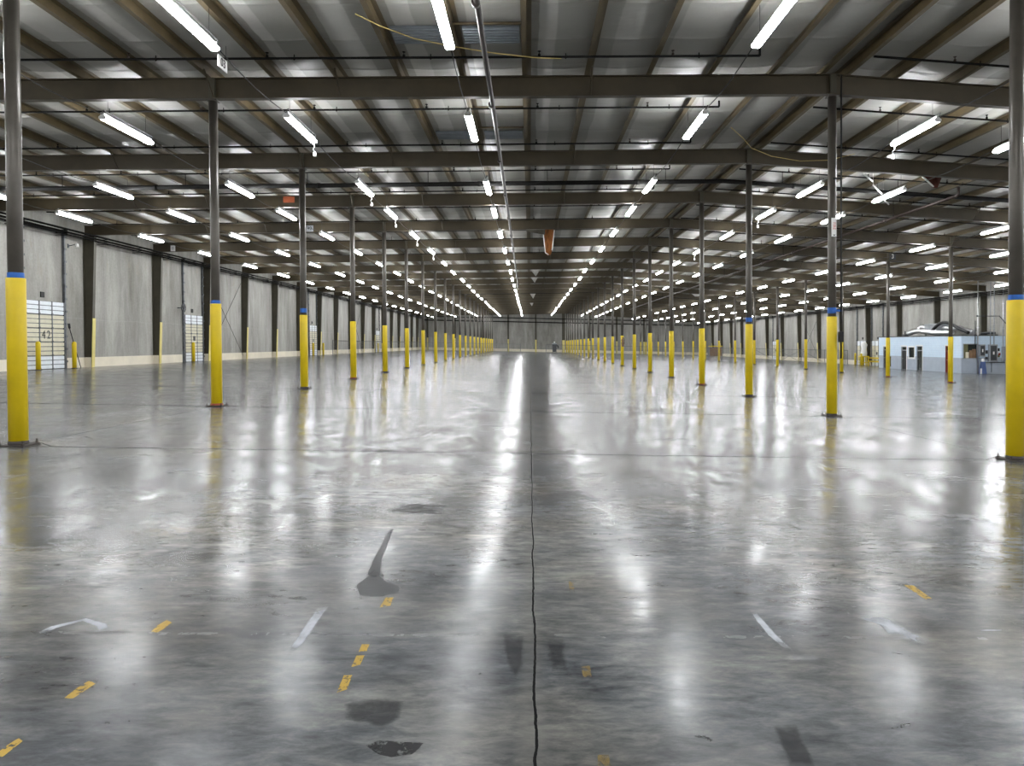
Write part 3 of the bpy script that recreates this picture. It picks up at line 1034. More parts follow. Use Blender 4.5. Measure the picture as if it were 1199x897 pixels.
# ------------------------------------------------------------------ ropes, signs, torn insulation
def rope(name, pts, r, label):
    out = []
    for a, b_ in zip(pts[:-1], pts[1:]):
        for t_ in (0, .33, .67):
            out.append(tuple(a[i] + (b_[i] - a[i]) * t_ for i in range(3)))
    out.append(pts[-1])
    m_ = MB(); m_.tube([(x, y, z + gz(x)) for x, y, z in out], r, 6)
    return tag(obj(name, m_.mesh(name, M['rope'])), label, 'rope')


rope('yellow_rope', [(-3.4, 15.2, 8.10), (-3.0, 15.7, 8.08), (-2.4, 16.2, 8.05), (-1.7, 16.5, 8.04), (-.8, 16.85, 8.05), (.1, 17.15, 8.09), (.75, 17.3, 8.14)], .011,
     'yellow rope slung between purlins across the nearest middle lamp')
rope('yellow_rope', [(6.2, 23.2, 8.42), (6.9, 24.4, 8.44), (7.5, 25.5, 8.42), (8.3, 25.85, 8.25), (9.3, 25.88, 8.12), (10.3, 25.88, 8.18), (11.2, 25.88, 8.42)], .011,
     'tan rope draped over the second beam by the ridge column')


def plate_sign(name, label, loc, w, h, face, m, text=None, tm='black', size=.2, cat='sign', rim=None):
    """flat sign board; face 'Y' looks back along the hall, 'X+' looks towards +X"""
    root = thing(name, label, cat, loc)
    b_ = MB()
    if face == 'Y':
        b_.bbox(-w / 2, -.012, -h / 2, w / 2, .012, h / 2, .004)
    else:
        b_.bbox(-.012, -w / 2, -h / 2, .012, w / 2, h / 2, .004)
    obj('board', b_.mesh('board', m), root)
    if text:
        o = obj('lettering', text_mesh(text, size, M[tm]), root)
        if face == 'Y':
            o.rotation_euler = (math.pi / 2, 0, 0); o.location = (0, -.016, 0)
        else:
            o.rotation_euler = (math.pi / 2, 0, math.pi / 2); o.location = (.016, 0, 0)
    return root


sx = XR - 9 * PUR + .02
s1 = plate_sign('aisle_sign', 'white placard with black 03 hanging at the end of the nearest left lamp', (sx, 15.52, roof(sx) - .86 + gz(sx)), .44, .24, 'X+', M['white'], '03', size=.24)
w_ = MB(); w_.tube([(0, -.18, .12), (0, -.18, .42)], .005, 4); w_.tube([(0, .18, .12), (0, .18, .42)], .005, 4)
obj('hanger_wire', w_.mesh('hanger_wire', M['wire']), s1)
plate_sign('aisle_sign', 'grey placard numbered 42 on the fourth beam beside a left row column', (-11.5, fy(4) - .12, 7.50 + gz(-11.5)), .36, .32, 'Y', M['grey'], '42', size=.24)
plate_sign('aisle_sign', 'small white placard high on the beam end by the left wall', (-21.9, fy(5) - .12, 7.12 + gz(-21.9)), .28, .36, 'Y', M['white'], '0', tm='grey', size=.24)
plate_sign('aisle_sign', 'dark placard with a white 3 on a beam near the far right columns', (23.05, fy(5) - .12, 7.66 + gz(23.05)), .42, .38, 'Y', M['darkgrey'], '3', tm='white', size=.36)
b_ = MB(); b_.bbox(-.24, -.012, -.13, .24, .012, .13, .004)
tag(obj('orange_board', b_.mesh('orange_board', M['orange']), None, (-10.32, fy(3) - .125, 7.68 + gz(-10.3))), 'plain orange board fixed to the third beam left of the aisle', 'sign')
fs = plate_sign('fire_sign', 'narrow white vertical sign with red letters on the second ridge column', (XR, fy(1) - .125, 4.72 + gz(XR)), .12, .46, 'Y', M['white'], None, cat='sign')
o = obj('lettering', text_mesh('FIRE', .10, M['signred'], .002), fs, (0, -.016, .03)); o.rotation_euler = (math.pi / 2, math.pi / 2, 0)
b_ = MB(); b_.add([(-.035, -.014, -.185), (.035, -.014, -.185), (0, -.014, -.215), (-.035, -.017, -.185), (.035, -.017, -.185), (0, -.017, -.215)], [(0, 1, 2), (5, 4, 3), (0, 3, 4, 1), (1, 4, 5, 2), (2, 5, 3, 0)])
obj('arrow', b_.mesh('arrow', M['black']), fs)
st_ = MB(); st_.box(-.05, .012, -.02, .05, .026, .02); obj('strap', st_.mesh('strap', M['black']), fs)

# conduit with switch box on the second ridge column
root = thing('conduit', 'black conduit and switch box running down beside the second ridge column', 'conduit', (XR + .165, fy(1) - .16, gz(XR)))
m_ = MB(); m_.tube([(0, 0, 1.45), (0, 0, roof(XR) - .06)], .022, 8); obj('tube', m_.mesh('tube', M['black']), root)
m_ = MB(); m_.bbox(-.06, -.07, 1.86, .045, .05, 2.12, .01); obj('switch_box', m_.mesh('switch_box', M['black']), root)
for zc, mm in ((2.62, 'blue'), (5.9, 'black')):
    m_ = MB(); m_.box(-.20, .005, zc, .03, .03, zc + .05); obj('clip', m_.mesh('clip', M[mm]), root)


def flap(name, label, pts, m, parts=()):
    """torn sheet: a strip of quads given as rows of (left, right) points, with thickness"""
    n = len(pts)
    vs, fs = [], []
    for a, b_ in pts:
        for t_ in (0, .33, .67, 1):
            p = [a[i] + (b_[i] - a[i]) * t_ for i in range(3)]
            p[1] += .05 * math.sin(math.pi * t_)
            vs.append((p[0], p[1], p[2] + gz(p[0])))
    for r_ in range(n - 1):
        for c_ in range(3):
            o_ = r_ * 4 + c_
            fs.append((o_, o_ + 1, o_ + 5, o_ + 4))
    me = MB().add(vs, fs, True).mesh(name, m)
    o_ = obj(name, me)
    s_ = o_.modifiers.new('thickness', 'SOLIDIFY'); s_.thickness = .03; s_.offset = 0
    return tag(o_, label, 'torn insulation')


M['orangefoam'] = mat('orange_brown_insulation', (.27, .095, .02), .8, var=.6, scale=5, stretch=(3, 1, .5))
M['blanket'] = mat('hanging_blanket', (.62, .61, .58), .6, var=.12, scale=4)
M['darkblanket'] = mat('dark_red_blanket', (.13, .035, .025), .8, var=.4, scale=4)
M['dullblanket'] = mat('dull_blanket', (.075, .068, .05), .8, var=.3, scale=4)
fl_ = flap('torn_insulation', 'orange brown strip of torn insulation hanging just beyond the fourth beam', [((.74, 41.6, 8.15), (1.42, 41.6, 8.22)), ((.80, 41.75, 7.7), (1.34, 41.75, 7.85)), ((.84, 41.9, 7.25), (1.30, 41.9, 7.3)), ((.86, 42.0, 6.72), (1.26, 42.0, 6.85)), ((1.0, 42.02, 6.58), (1.16, 42.0, 6.60))], M['orangefoam'])
for (a, b_) in (((.76, 41.58, 7.75), (.88, 41.97, 6.72)), ((1.37, 41.58, 7.9), (1.25, 41.97, 6.85)), ((.88, 41.97, 6.72), (1.06, 41.98, 6.60))):
    m_ = MB(); n_ = 6
    m_.tube([(a[0] + (b_[0] - a[0]) * i / n_, a[1] + (b_[1] - a[1]) * i / n_ - .02, a[2] + (b_[2] - a[2]) * i / n_ + gz(a[0])) for i in range(n_ + 1)], .028, 6)
    obj('white_edge', m_.mesh('white_edge', M['white']), fl_, label='frayed white edge')
flap('torn_insulation', 'dark sagging sheet of insulation beside the orange strip', [((-.25, 41.3, 8.22), (.9, 41.3, 8.27)), ((-.15, 41.4, 7.78), (.85, 41.4, 7.62))], M['dullblanket'])
for (x, y, w, hgt, lab) in ((.55, 65.4, 1.3, .75, 'nearest'), (.50, 73.0, 1.1, .7, 'second'), (.45, 95.2, 1.2, .9, 'third'), (.35, 117.0, 1.0, .75, 'farthest')):
    hz = roof(x) + .02
    flap('torn_insulation', 'white triangle of insulation hanging above the aisle, %s of four' % lab, [((x - w * .55, y, hz), (x + w * .65, y, hz + .02)), ((x - w * .28, y + .1, hz - hgt * .45), (x + w * .22, y + .1, hz - hgt * .42)), ((x - w * .02, y + .15, hz - hgt), (x + w * .02, y + .15, hz - hgt))], M['blanket'])
flap('torn_insulation', 'white flap of insulation hanging far down the right slope', [((17.9, 84.5, 8.0), (19.5, 84.5, 7.95)), ((18.1, 84.6, 7.65), (19.2, 84.6, 7.6)), ((18.5, 84.6, 7.35), (18.9, 84.6, 7.35))], M['blanket'])
fl_ = flap('torn_insulation', 'dark red flap of torn insulation behind the second beam on the right', [((14.0, 27.2, 8.28), (15.05, 27.2, 8.22)), ((14.45, 27.3, 7.98), (15.0, 27.3, 7.95)), ((14.72, 27.35, 7.66), (14.9, 27.35, 7.66))], M['darkblanket'])
m_ = MB(); m_.tube([(14.0, 27.17, 8.20 + gz(14)), (14.4, 27.25, 7.93 + gz(14)), (14.72, 27.3, 7.66 + gz(14))], .03, 6); obj('white_edge', m_.mesh('white_edge', M['white']), fl_, label='white torn edge')
for i, (a, b_) in enumerate((((12.2, 27.4, 8.1), (12.75, 27.9, 7.95)), ((12.95, 28.3, 7.9), (13.55, 28.9, 7.72)), ((14.1, 29.9, 7.72), (14.6, 30.5, 7.62)))):
    m_ = MB(); m_.tube([(a[0], a[1], a[2] + gz(a[0])), ((a[0] + b_[0]) / 2, (a[1] + b_[1]) / 2, (a[2] + b_[2]) / 2 - .02 + gz(a[0])), (b_[0], b_[1], b_[2] + gz(b_[0]))], .03, 6)
    m_.tube([(a[0], a[1], a[2] + gz(a[0])), (a[0], a[1], roof(a[0]) + .1 + gz(a[0]))], .006, 4)
    tag(obj('loose_pipe', m_.mesh('loose_pipe', M['white'])), 'loose white pipe dangling under the right slope by a lamp, %s of three' % ('highest', 'middle', 'lowest')[i], 'pipe')

# ------------------------------------------------------------------ along the left wall
boll = MB().rev([(.105, -.005), (.105, 1.25), (.095, 1.30), (.06, 1.335), (.0, 1.345)], n=18)
boll_me = boll.mesh('post', M['yellow'])
bf_me = MB().rev([(.15, -.005), (.15, .012), (.11, .03)], n=18).mesh('foot_ring', M['plate'])
for x, y, lab in ((-22.8, 36.05, 'yellow bollard before the left end of the numbered dock door'), (-22.8, 38.85, 'yellow bollard by the leaning pole right of the numbered dock door'),
                  (-22.8, 52.35, 'yellow bollard before the second left dock door'), (-22.75, 55.55, 'yellow bollard beside the wall column past the second dock door'),
                  (-22.8, 80.9, 'yellow bollard before the third left dock door'), (-22.75, 84.6, 'yellow bollard past the third left dock door'),
                  (-22.8, 115.2, 'yellow bollard before the fourth left dock door'), (-22.8, 118.3, 'yellow bollard past the fourth left dock door'),
                  (37.7, 86.9, 'yellow bollard at the far jamb of the right wall dock doors'), (37.6, 84.55, 'yellow bollard behind the wrapped load by the right wall'), (36.4, 82.35, 'yellow bollard before the wrapped load by the right wall')):
    root = thing('bollard', lab, 'bollard', (x, y, gz(x)), 'dock door bollards')
    obj('post', boll_me, root); obj('foot_ring', bf_me, root)
m_ = MB(); m_.tube([(-22.95, 39.65, gz(-22.95) + .01), (-23.10, 39.0, 2.0 + gz(-23))], .02, 6); m_.tube([(-23.10, 39.0, 2.0 + gz(-23)), (-23.11, 38.98, 2.25 + gz(-23))], .05, 6)
tag(obj('dock_pole', m_.mesh('dock_pole', M['black'])), 'thin dark pole leaning against the left wall beside the first dock door', 'pole')
root = thing('dock_lamp', 'small swing-arm lamp on the left wall above the first dock door', 'lamp', (XW0, 39.15, gz(XW0) + 6.15))
m_ = MB(); m_.box(.0, -.06, -.1, .03, .06, .1); m_.tube([(.03, 0, 0), (.35, -.1, .05), (.6, -.3, .05)], .018, 6); obj('arm', m_.mesh('arm', M['track']), root)
m_ = MB(); m_.rev([(.10, -.1), (.07, .06), (.02, .10)], .62, -.32, 12); obj('lamp_head', m_.mesh('lamp_head', M['white']), root)
root = thing('wall_fan', 'dark round fan fixed to the wall left of the second dock door', 'fan', (XW0, 50.9, gz(XW0) + 3.6))
m_ = MB(); m_.tube([(.02, 0, 0), (.35, .1, 0)], .03, 6); obj('bracket', m_.mesh('bracket', M['track']), root)
m_ = MB()
for a in range(12):
    p = [(.38, .1 + .3 * math.cos(2 * math.pi * (a + t_) / 12), .3 * math.sin(2 * math.pi * (a + t_) / 12)) for t_ in (0, 1)]
    m_.tube(p, .02, 5); m_.tube([(.38, .1, 0), p[0]], .012, 4)
m_.tube([(.34, .1, 0), (.44, .1, 0)], .09, 10)
for a in range(4):
    th = a * math.pi / 2
    m_.add([(.37, .1, 0), (.40, .1 + .26 * math.cos(th), .26 * math.sin(th)), (.37, .1 + .26 * math.cos(th + .9), .26 * math.sin(th + .9)), (.38, .1, 0)], [(0, 1, 2), (3, 2, 1)])
obj('cage', m_.mesh('cage', M['darkgrey']), root)


def xbrace(X, s, ya, yb, lab):
    x = X + s * .12
    m_ = MB()
    for (a, b_) in (((ya, .3), (yb, 6.3)), ((yb, .3), (ya, 6.3))):
        m_.tube([(x, a[0], a[1] + gz(x)), (x, b_[0], b_[1] + gz(x))], .016, 6)
    tag(obj('cross_brace', m_.mesh('cross_brace', M['black'])), lab, 'brace', 'rod cross braces on the walls')


xbrace(XW0, 1, fy(6) + .17, fy(7) - .17, 'thin black rod cross brace on the left wall beyond the second dock door')
xbrace(XW0, 1, fy(12) + .17, fy(13) - .17, 'thin black rod cross brace far along the left wall')
xbrace(XW1, -1, fy(12) + .17, fy(13) - .17, 'thin black rod cross brace on the right wall behind the wire fence')

# ------------------------------------------------------------------ wire fence across the hall
YFN = 89.2


def fence(name, xs_, lab, braces=()):
    root = thing(name, lab, 'fence', (xs_[0], YFN, 0))
    x0 = xs_[0]
    for x in xs_:
        m_ = MB(); m_.rev([(.03, 0), (.03, 1.66), (.02, 1.69)], n=8)
        obj('post', m_.mesh('post', M['wirefence']), root, (x - x0, 0, gz(x)))
    for hh, r_ in ((1.62, .022), (.10, .016)):
        m_ = MB(); m_.tube([(0, 0, hh + gz(xs_[0])), (xs_[-1] - x0, 0, hh + gz(xs_[-1]))], r_, 6)
        obj('rail', m_.mesh('rail', M['wirefence']), root)
    m_ = MB(); xe = xs_[-1] - x0
    m_.add([(0, -.004, .1 + gz(x0)), (xe, -.004, .1 + gz(xs_[-1])), (xe, -.004, 1.62 + gz(xs_[-1])), (0, -.004, 1.62 + gz(x0)),
            (0, .004, .1 + gz(x0)), (xe, .004, .1 + gz(xs_[-1])), (xe, .004, 1.62 + gz(xs_[-1])), (0, .004, 1.62 + gz(x0))],
           [(0, 1, 2, 3), (7, 6, 5, 4)])
    obj('wire_mesh', m_.mesh('wire_mesh', M['chain']), root, label='chain-link wire mesh')
    for (xa, za, xb, zb) in braces:
        m_ = MB(); m_.tube([(xa - x0, -.03, za + gz(xa)), (xb - x0, -.03, zb + gz(xb))], .02, 6)
        obj('brace', m_.mesh('brace', M['wirefence']), root)
    return root


fence('wire_fence', [-22.9 + 2.9 * i for i in range(8)] + [-1.0 - .1], 'low grey chain-link fence crossing the hall from the left wall to the aisle')
fence('wire_fence', [1.9 + 2.75 * i for i in range(9)] + [26.4], 'low grey chain-link fence crossing the hall right of the aisle')
fence('gate', [26.6, 29.3, 32.2, 35.0, 37.8], 'chain-link gates with diagonal braces near the right wall', [(26.7, 1.5, 29.2, .15), (29.4, .15, 32.1, 1.5), (32.3, 1.5, 34.9, .15), (29.4, 1.5, 32.1, .15)])

# ------------------------------------------------------------------ far end: wheeled bin
root = thing('wheeled_bin', 'tall dark grey bin with rounded lid before the far end wall', 'bin', (5.0, 154.5, gz(5.0)))
m_ = MB()
vs = []
for z, a, b_ in ((.12, .38, .34), (1.65, .47, .43)):
    vs += [(-a, -b_, z), (a, -b_, z), (a, b_, z), (-a, b_, z)]
m_.add(vs, [(3, 2, 1, 0), (4, 5, 6, 7), (0, 1, 5, 4), (1, 2, 6, 5), (2, 3, 7, 6), (3, 0, 4, 7)])
m_.box(-.50, -.46, 1.62, .50, .46, 1.70)
obj('body', m_.mesh('body', M['darkgrey']), root)
m_ = MB(); m_.extrude([(.5 * math.cos(a), .32 * math.sin(a)) for a in [math.pi * i / 8 for i in range(9)]], (0, -.46, 1.70), (0, .46, 1.70), (1, 0, 0), (0, 0, 1)); obj('lid', m_.mesh('lid', M['grey']), root)
for e in (-1, 1):
    m_ = MB(); m_.tube([(e * .33, .30, .11), (e * .42, .30, .11)], .115, 12); obj('wheel', m_.mesh('wheel', M['black']), root)
m_ = MB(); m_.rev([(.10, 1.98), (.12, 2.02), (.12, 2.2), (.06, 2.24)], 0, 0, 10); obj('white_bottle', m_.mesh('white_bottle', M['white']), root, label='white tub on the lid')
m_ = MB(); m_.tube([(.47, 0, 1.6), (.75, 0, 1.35), (.8, 0, .95), (.6, 0, .85)], [.10, .16, .15, .08], 8); obj('bag', m_.mesh('bag', M['black']), root, label='black bag hung on the side')

# fire extinguisher on a ridge column
root = thing('fire_extinguisher', 'dark fire extinguisher strapped to the eighth ridge column', 'extinguisher', (XR + .02, fy(7) - .24, gz(XR)))
m_ = MB(); m_.rev([(.09, 1.6), (.10, 1.62), (.10, 2.15), (.05, 2.25), (.03, 2.3)], n=12); obj('cylinder_body', m_.mesh('cylinder_body', M['brown']), root)
m_ = MB(); m_.box(-.03, -.03, 2.3, .03, .03, 2.36); m_.tube([(.03, 0, 2.33), (.14, 0, 2.2), (.13, 0, 1.8)], .018, 6); m_.box(-.12, .06, 1.85, .12, .105, 1.92); m_.box(-.12, .06, 2.1, .12, .105, 2.17)
obj('valve_and_hose', m_.mesh('valve_and_hose', M['black']), root)

# low rack with a yellow top beam far back on the right
root = thing('pallet_rack', 'low brown rack with yellow top beam far back on the right', 'rack', (34.5, 140, gz(34.5)))
m_ = MB()
for x in (-1.25, 1.15):
    m_.box(x, 0, 0, x + .1, .1, 2.0); m_.box(x, .9, 0, x + .1, 1.0, 2.0); m_.box(x + .02, .1, 1.0, x + .08, .9, 1.06)
obj('upright', m_.mesh('upright', M['grey']), root)
m_ = MB(); m_.box(-1.25, -.05, 1.85, 1.25, 0, 2.0); m_.box(-1.25, 1.0, 1.85, 1.25, 1.05, 2.0); obj('beam', m_.mesh('beam', M['yellow']), root, label='yellow top beam')
m_ = MB(); m_.box(-1.14, .05, .1, 1.14, .9, 1.7); obj('board_stack', m_.mesh('board_stack', M['brown']), root, label='brown boards')

# ------------------------------------------------------------------ blue block office
BX0, BX1, BY0, BY1, BH = 34.45, 38.04, 59.6, 73.95, 2.97
bz = gz(BX0)
root = thing('office_block', 'pale blue painted block office built against the right wall', 'office', (0, 0, bz))
OP = [(72.15, 73.05, -.2, 2.1), (68.45, 69.45, -.2, 2.1), (67.0, 68.0, 1.12, 2.03), (65.65, 66.65, -.2, 2.15), (61.05, 61.95, -.2, 2.18)]
mb = MB()
th = .2
ys = BY0
for a, b_, z0, z1 in sorted(OP):
    mb.box(BX0, ys, -.3, BX0 + th, a, BH)
    if z0 > 0:
        mb.box(BX0, a, -.3, BX0 + th, b_, z0)
    mb.box(BX0, a, z1, BX0 + th, b_, BH)
    ys = b_
mb.box(BX0, ys, -.3, BX0 + th, BY1, BH)
WX0, WX1, WZ0, WZ1 = 34.62, 35.78, 1.2, 2.3
f0, f1 = BX0 + th, BX1
mb.box(BX0 + th, BY0, -.3, BX1, BY0 + th, WZ0)
mb.box(BX0 + th, BY0, WZ1, BX1, BY0 + th, BH)
mb.box(WX1, BY0, WZ0, BX1, BY0 + th, WZ1)
mb.box(BX0 + th, BY1 - th, -.3, BX1, BY1, BH)
obj('wall', mb.mesh('wall', M['block']), root, label='block wall, pale blue over a grey-blue dado')
mb = MB(); mb.box(BX0 - .04, BY0 - .04, BH, 37.4, BY1 + .04, BH + .08); obj('roof_slab', mb.mesh('roof_slab', M['darkgrey']), root, label='dark roof edge')
for i, (a, b_, z0, z1) in enumerate(OP):
    if z0 > 0:
        mb = MB()
        for q in ((a - .12, b_ + .12, z0 - .14, z0), (a - .12, b_ + .12, z1, z1 + .12), (a - .12, a, z0, z1), (b_, b_ + .12, z0, z1)):
            mb.box(BX0 - .03, q[0], q[2], BX0 + .08, q[1], q[3])
        w_ = obj('office_window', mb.mesh('office_window', M['white']), root, label='white framed window')
        mb = MB(); mb.box(BX0 + .09, a - .01, z0 - .01, BX0 + .10, b_ + .01, z1 + .01); obj('pane', mb.mesh('pane', M['glass']), w_, label='dark pane')
    else:
        mb = MB()
        for q in ((a, a + .05, 0, z1), (b_ - .05, b_, 0, z1), (a, b_, z1 - .05, z1), (a, b_, 1.72, 1.80)):
            mb.box(BX0 + .02, q[0], q[2], BX0 + .16, q[1], q[3])
        d_ = obj('office_door', mb.mesh('office_door', M['red'] if i == 4 else M['grey']), root, label='red framed dark door' if i == 4 else 'dark door in a grey frame')
        mb = MB(); mb.box(BX0 + .10, a + .05, .01, BX0 + .14, b_ - .05, 1.72); obj('leaf', mb.mesh('leaf', M['black'] if i < 3 else (M['red'] if i == 4 else M['glass'])), d_)
        mb = MB(); mb.box(BX0 + .11, a + .05, 1.80, BX0 + .13, b_ - .05, z1 - .05); obj('transom_pane', mb.mesh('transom_pane', M['glass']), d_)
        mb = MB(); mb.tube([(BX0 + .10, b_ - .14, 1.0), (BX0 + .05, b_ - .14, 1.0), (BX0 + .05, b_ - .24, 1.0)], .014, 6); obj('handle', mb.mesh('handle', M['steel']), d_)
        mb = MB(); mb.box(BX0 - .012, a - .1, z1 + .02, BX0 - .001, b_ + .1, z1 + .1); mb.box(BX0 - .012, a - .1, 0, BX0 - .001, a - .01, z1 + .02); obj('trim', mb.mesh('trim', M['white']), d_, label='white painted surround')
mb = MB()
for q in ((WX0 - .05, WX1 + .05, WZ1, WZ1 + .05), (WX0 - .05, WX1 + .05, WZ0 - .06, WZ0), (WX0 - .03, WX0 + .02, WZ0, WZ1), (WX1 - .04, WX1 + .02, WZ0, WZ1)):
    mb.box(q[0], BY0 - .03, q[2], q[1], BY0 + .05, q[3])
w_ = obj('office_window', mb.mesh('office_window', M['grey']), root, label='wide window in the end wall')
mb = MB(); mb.box(WX0, BY0 + .15, WZ0, WX1, BY0 + .16, WZ1); obj('pane', mb.mesh('pane', M['glass']), w_)
mb = MB(); mb.box(WX0 + .02, BY0 + .09, WZ0, WX0 + .42, BY0 + .14, WZ1); obj('olive_panel', mb.mesh('olive_panel', M['olive']), w_, label='olive board behind the window')
for i, (a, b_, z) in enumerate(((.50, .72, .62), (.74, 1.04, .72), (.22, .46, .48))):
    mb = MB(); mb.bbox(WX0 + a, BY0 + .02, WZ0 + .005, WX0 + b_, BY0 + .085, WZ0 + z, .01)
    obj('carton', mb.mesh('carton', M['brown'] if i < 2 else M['cream']), w_)
mb = MB(); mb.box(BX0 - .035, 71.45, .22, BX0 - .001, 71.65, 1.1); mb.bbox(BX0 - .07, 71.42, .2, BX0 - .001, 71.68, .45, .01); mb.bbox(BX0 - .07, 71.42, .95, BX0 - .001, 71.68, 1.15, .01)
tag(obj('wall_telephone', mb.mesh('wall_telephone', M['black']), None, (0, 0, bz)), 'black narrow unit on the blue office wall between its two far doors', 'unit')


def panelbox(name, x0, x1, z0, z1, d, lab, m='grey', inner=True, group='electrical boxes on the office end wall'):
    r_ = thing(name, lab, 'electrical box', ((x0 + x1) / 2, BY0, bz), group)
    w = (x1 - x0) / 2
    b_ = MB(); b_.bbox(-w, -d, z0, w, -.001, z1, .012); obj('cabinet', b_.mesh('cabinet', M[m]), r_)
    if inner:
        b_ = MB(); b_.bbox(-w * .72, -d - .02, z0 + .1, w * .72, -d, z1 - .1, .006); obj('door', b_.mesh('door', M['darkgrey']), r_)
        b_ = MB(); b_.box(-w * .2, -d - .04, (z0 + z1) / 2 - .12, w * .15, -d - .02, (z0 + z1) / 2 + .12); obj('handle', b_.mesh('handle', M['white']), r_)


panelbox('electrical_panel', 35.85, 36.32, 1.32, 2.28, .16, 'grey electrical panel right of the office end window')
panelbox('electrical_panel', 36.62, 37.30, .92, 2.28, .2, 'largest grey electrical panel in the middle of the office end wall')
panelbox('electrical_panel', 37.72, 38.0, .96, 2.12, .2, 'flat grey electrical panel at the right end of the office wall', inner=False)
panelbox('switch_box', 36.38, 36.56, 1.55, 1.82, .1, 'small dark switch box between two electrical panels, upper one', 'darkgrey', False)
panelbox('switch_box', 36.38, 36.56, 1.1, 1.3, .1, 'small dark switch box between two electrical panels, lower one', 'darkgrey', False)
r_ = thing('notice_bundle', 'cluster of colourful tags hanging beside the largest electrical panel', 'tags', (37.5, BY0, bz))
for i, (z0, z1, m) in enumerate(((1.75, 1.98, 'black'), (1.5, 1.74, 'white'), (1.25, 1.48, 'olive'), (1.42, 1.6, 'red'))):
    b_ = MB(); b_.box(-.10 + .05 * (i % 2), -.03 - .012 * i, z0, .06 + .05 * (i % 2), -.002 - .0 * i, z1); obj('tag', b_.mesh('tag', M[m]), r_)
mb = MB()
mb.tube([(36.2, BY0 - .03, .85), (38.0, BY0 - .03, .85)], .025, 6); mb.tube([(36.3, BY0 - .03, .85), (36.3, BY0 - .03, .02)], .025, 6); mb.tube([(36.9, BY0 - .03, .85), (36.9, BY0 - .03, .05)], .02, 6)
tag(obj('conduit', mb.mesh('conduit', M['darkgrey']), None, (0, 0, bz)), 'dark horizontal conduit low on the office end wall', 'conduit')
r_ = thing('water_cooler', 'blue and white water cooler standing before the office end window', 'cooler', (36.0, BY0 - .34, gz(36.0)))
mb = MB()
mb.add([(-.22, -.2, 0), (.22, -.2, 0), (.22, .2, 0), (-.22, .2, 0), (-.11, -.14, .95), (.13, -.14, .95), (.13, .14, .95), (-.11, .14, .95)], [(3, 2, 1, 0), (4, 5, 6, 7), (0, 1, 5, 4), (1, 2, 6, 5), (2, 3, 7, 6), (3, 0, 4, 7)])
obj('body', mb.mesh('body', M['bluefab']), r_)
mb = MB(); mb.rev([(.09, .95), (.12, .98), (.12, 1.16), (.05, 1.22)], 0, 0, 12); obj('bottle', mb.mesh('bottle', M['white']), r_)
mb = MB(); mb.box(-.3, -.22, 0, -.2, -.16, .42); obj('tap_strip', mb.mesh('tap_strip', M['white']), r_)

# conduits rising from the office to the roof
for i, (x, y, z0, r_, m, lab) in enumerate(((35.72, BY0 - .12, 0, .045, 'steel', 'thick pale conduit rising from the floor past the office window to the roof'),
                                            (35.52, BY0 - .10, 2.3, .03, 'darkgrey', 'thin dark conduit above the office end window'),
                                            (36.75, BY0 - .10, 2.28, .03, 'grey', 'grey conduit rising above the largest electrical panel, left one'),
                                            (37.05, BY0 - .10, 2.28, .03, 'grey', 'grey conduit rising above the largest electrical panel, right one'),
                                            (37.78, BY0 - .10, 2.12, .03, 'steel', 'pale conduit rising above the rightmost electrical panel'))):
    top = roof(x) + .1 if i != 1 else 4.2
    mb = MB(); mb.tube([(x, y, z0 + .005 + (gz(x) - bz if i == 0 else 0)), (x, y, top)], r_, 8)
    for zz in (3.6, 5.6):
        if zz < top:
            mb.box(x - r_ - .01, y - r_ - .01, zz, x + r_ + .01, y + r_ + .01, zz + .06)
    tag(obj('conduit', mb.mesh('conduit', M[m]), None, (0, 0, gz(x) if i else bz)), lab, 'conduit', 'conduits above the office')
mb = MB(); mb.tube([(35.6, BY0 - .22, 4.55), (37.4, BY0 - .22, 4.55), (38.0, BY0 - .22, 3.9)], .03, 6); mb.rev([(.07, 4.5), (.07, 4.62)], 35.6, BY0 - .22, 8)
tag(obj('conduit', mb.mesh('conduit', M['darkgrey']), None, (0, 0, bz)), 'dark level conduit crossing the rising conduits above the office', 'conduit')

# plant and ducts on top of the office
rz_ = bz + BH + .08
r_ = thing('air_handler', 'dark grey air handling unit on the office roof', 'air handler', (36.2, 66.6, rz_))
mb = MB(); mb.bbox(-.55, -1.1, .35, .55, 1.0, 1.08, .03); obj('cabinet', mb.mesh('cabinet', M['grey']), r_)
for sx_ in (-.5, .4):
    for sy_ in (-1.0, .9):
        mb = MB(); mb.box(sx_, sy_, 0, sx_ + .1, sy_ + .1, .35); obj('leg', mb.mesh('leg', M['darkgrey']), r_)


def duct(pts, r, m, lab):
    out, rr = [], []
    P = [Vector(p) for p in pts]
    n = 0
    for i in range(len(P) - 1):
        p0 = P[max(i - 1, 0)]; p1 = P[i]; p2 = P[i + 1]; p3 = P[min(i + 2, len(P) - 1)]
        for s_ in range(14):
            t_ = s_ / 14
            q = .5 * ((2 * p1) + (-p0 + p2) * t_ + (2 * p0 - 5 * p1 + 4 * p2 - p3) * t_ ** 2 + (-p0 + 3 * p1 - 3 * p2 + p3) * t_ ** 3)
            out.append(q); rr.append(r * (1.0 + (.07 if n % 2 else -.07))); n += 1
    out.append(P[-1]); rr.append(r)
    mb = MB(); mb.tube(out, rr, 12)
    tag(obj('flexible_duct', mb.mesh('flexible_duct', M[m]), None, (0, 0, rz_)), lab, 'duct', 'flexible ducts on the office roof')


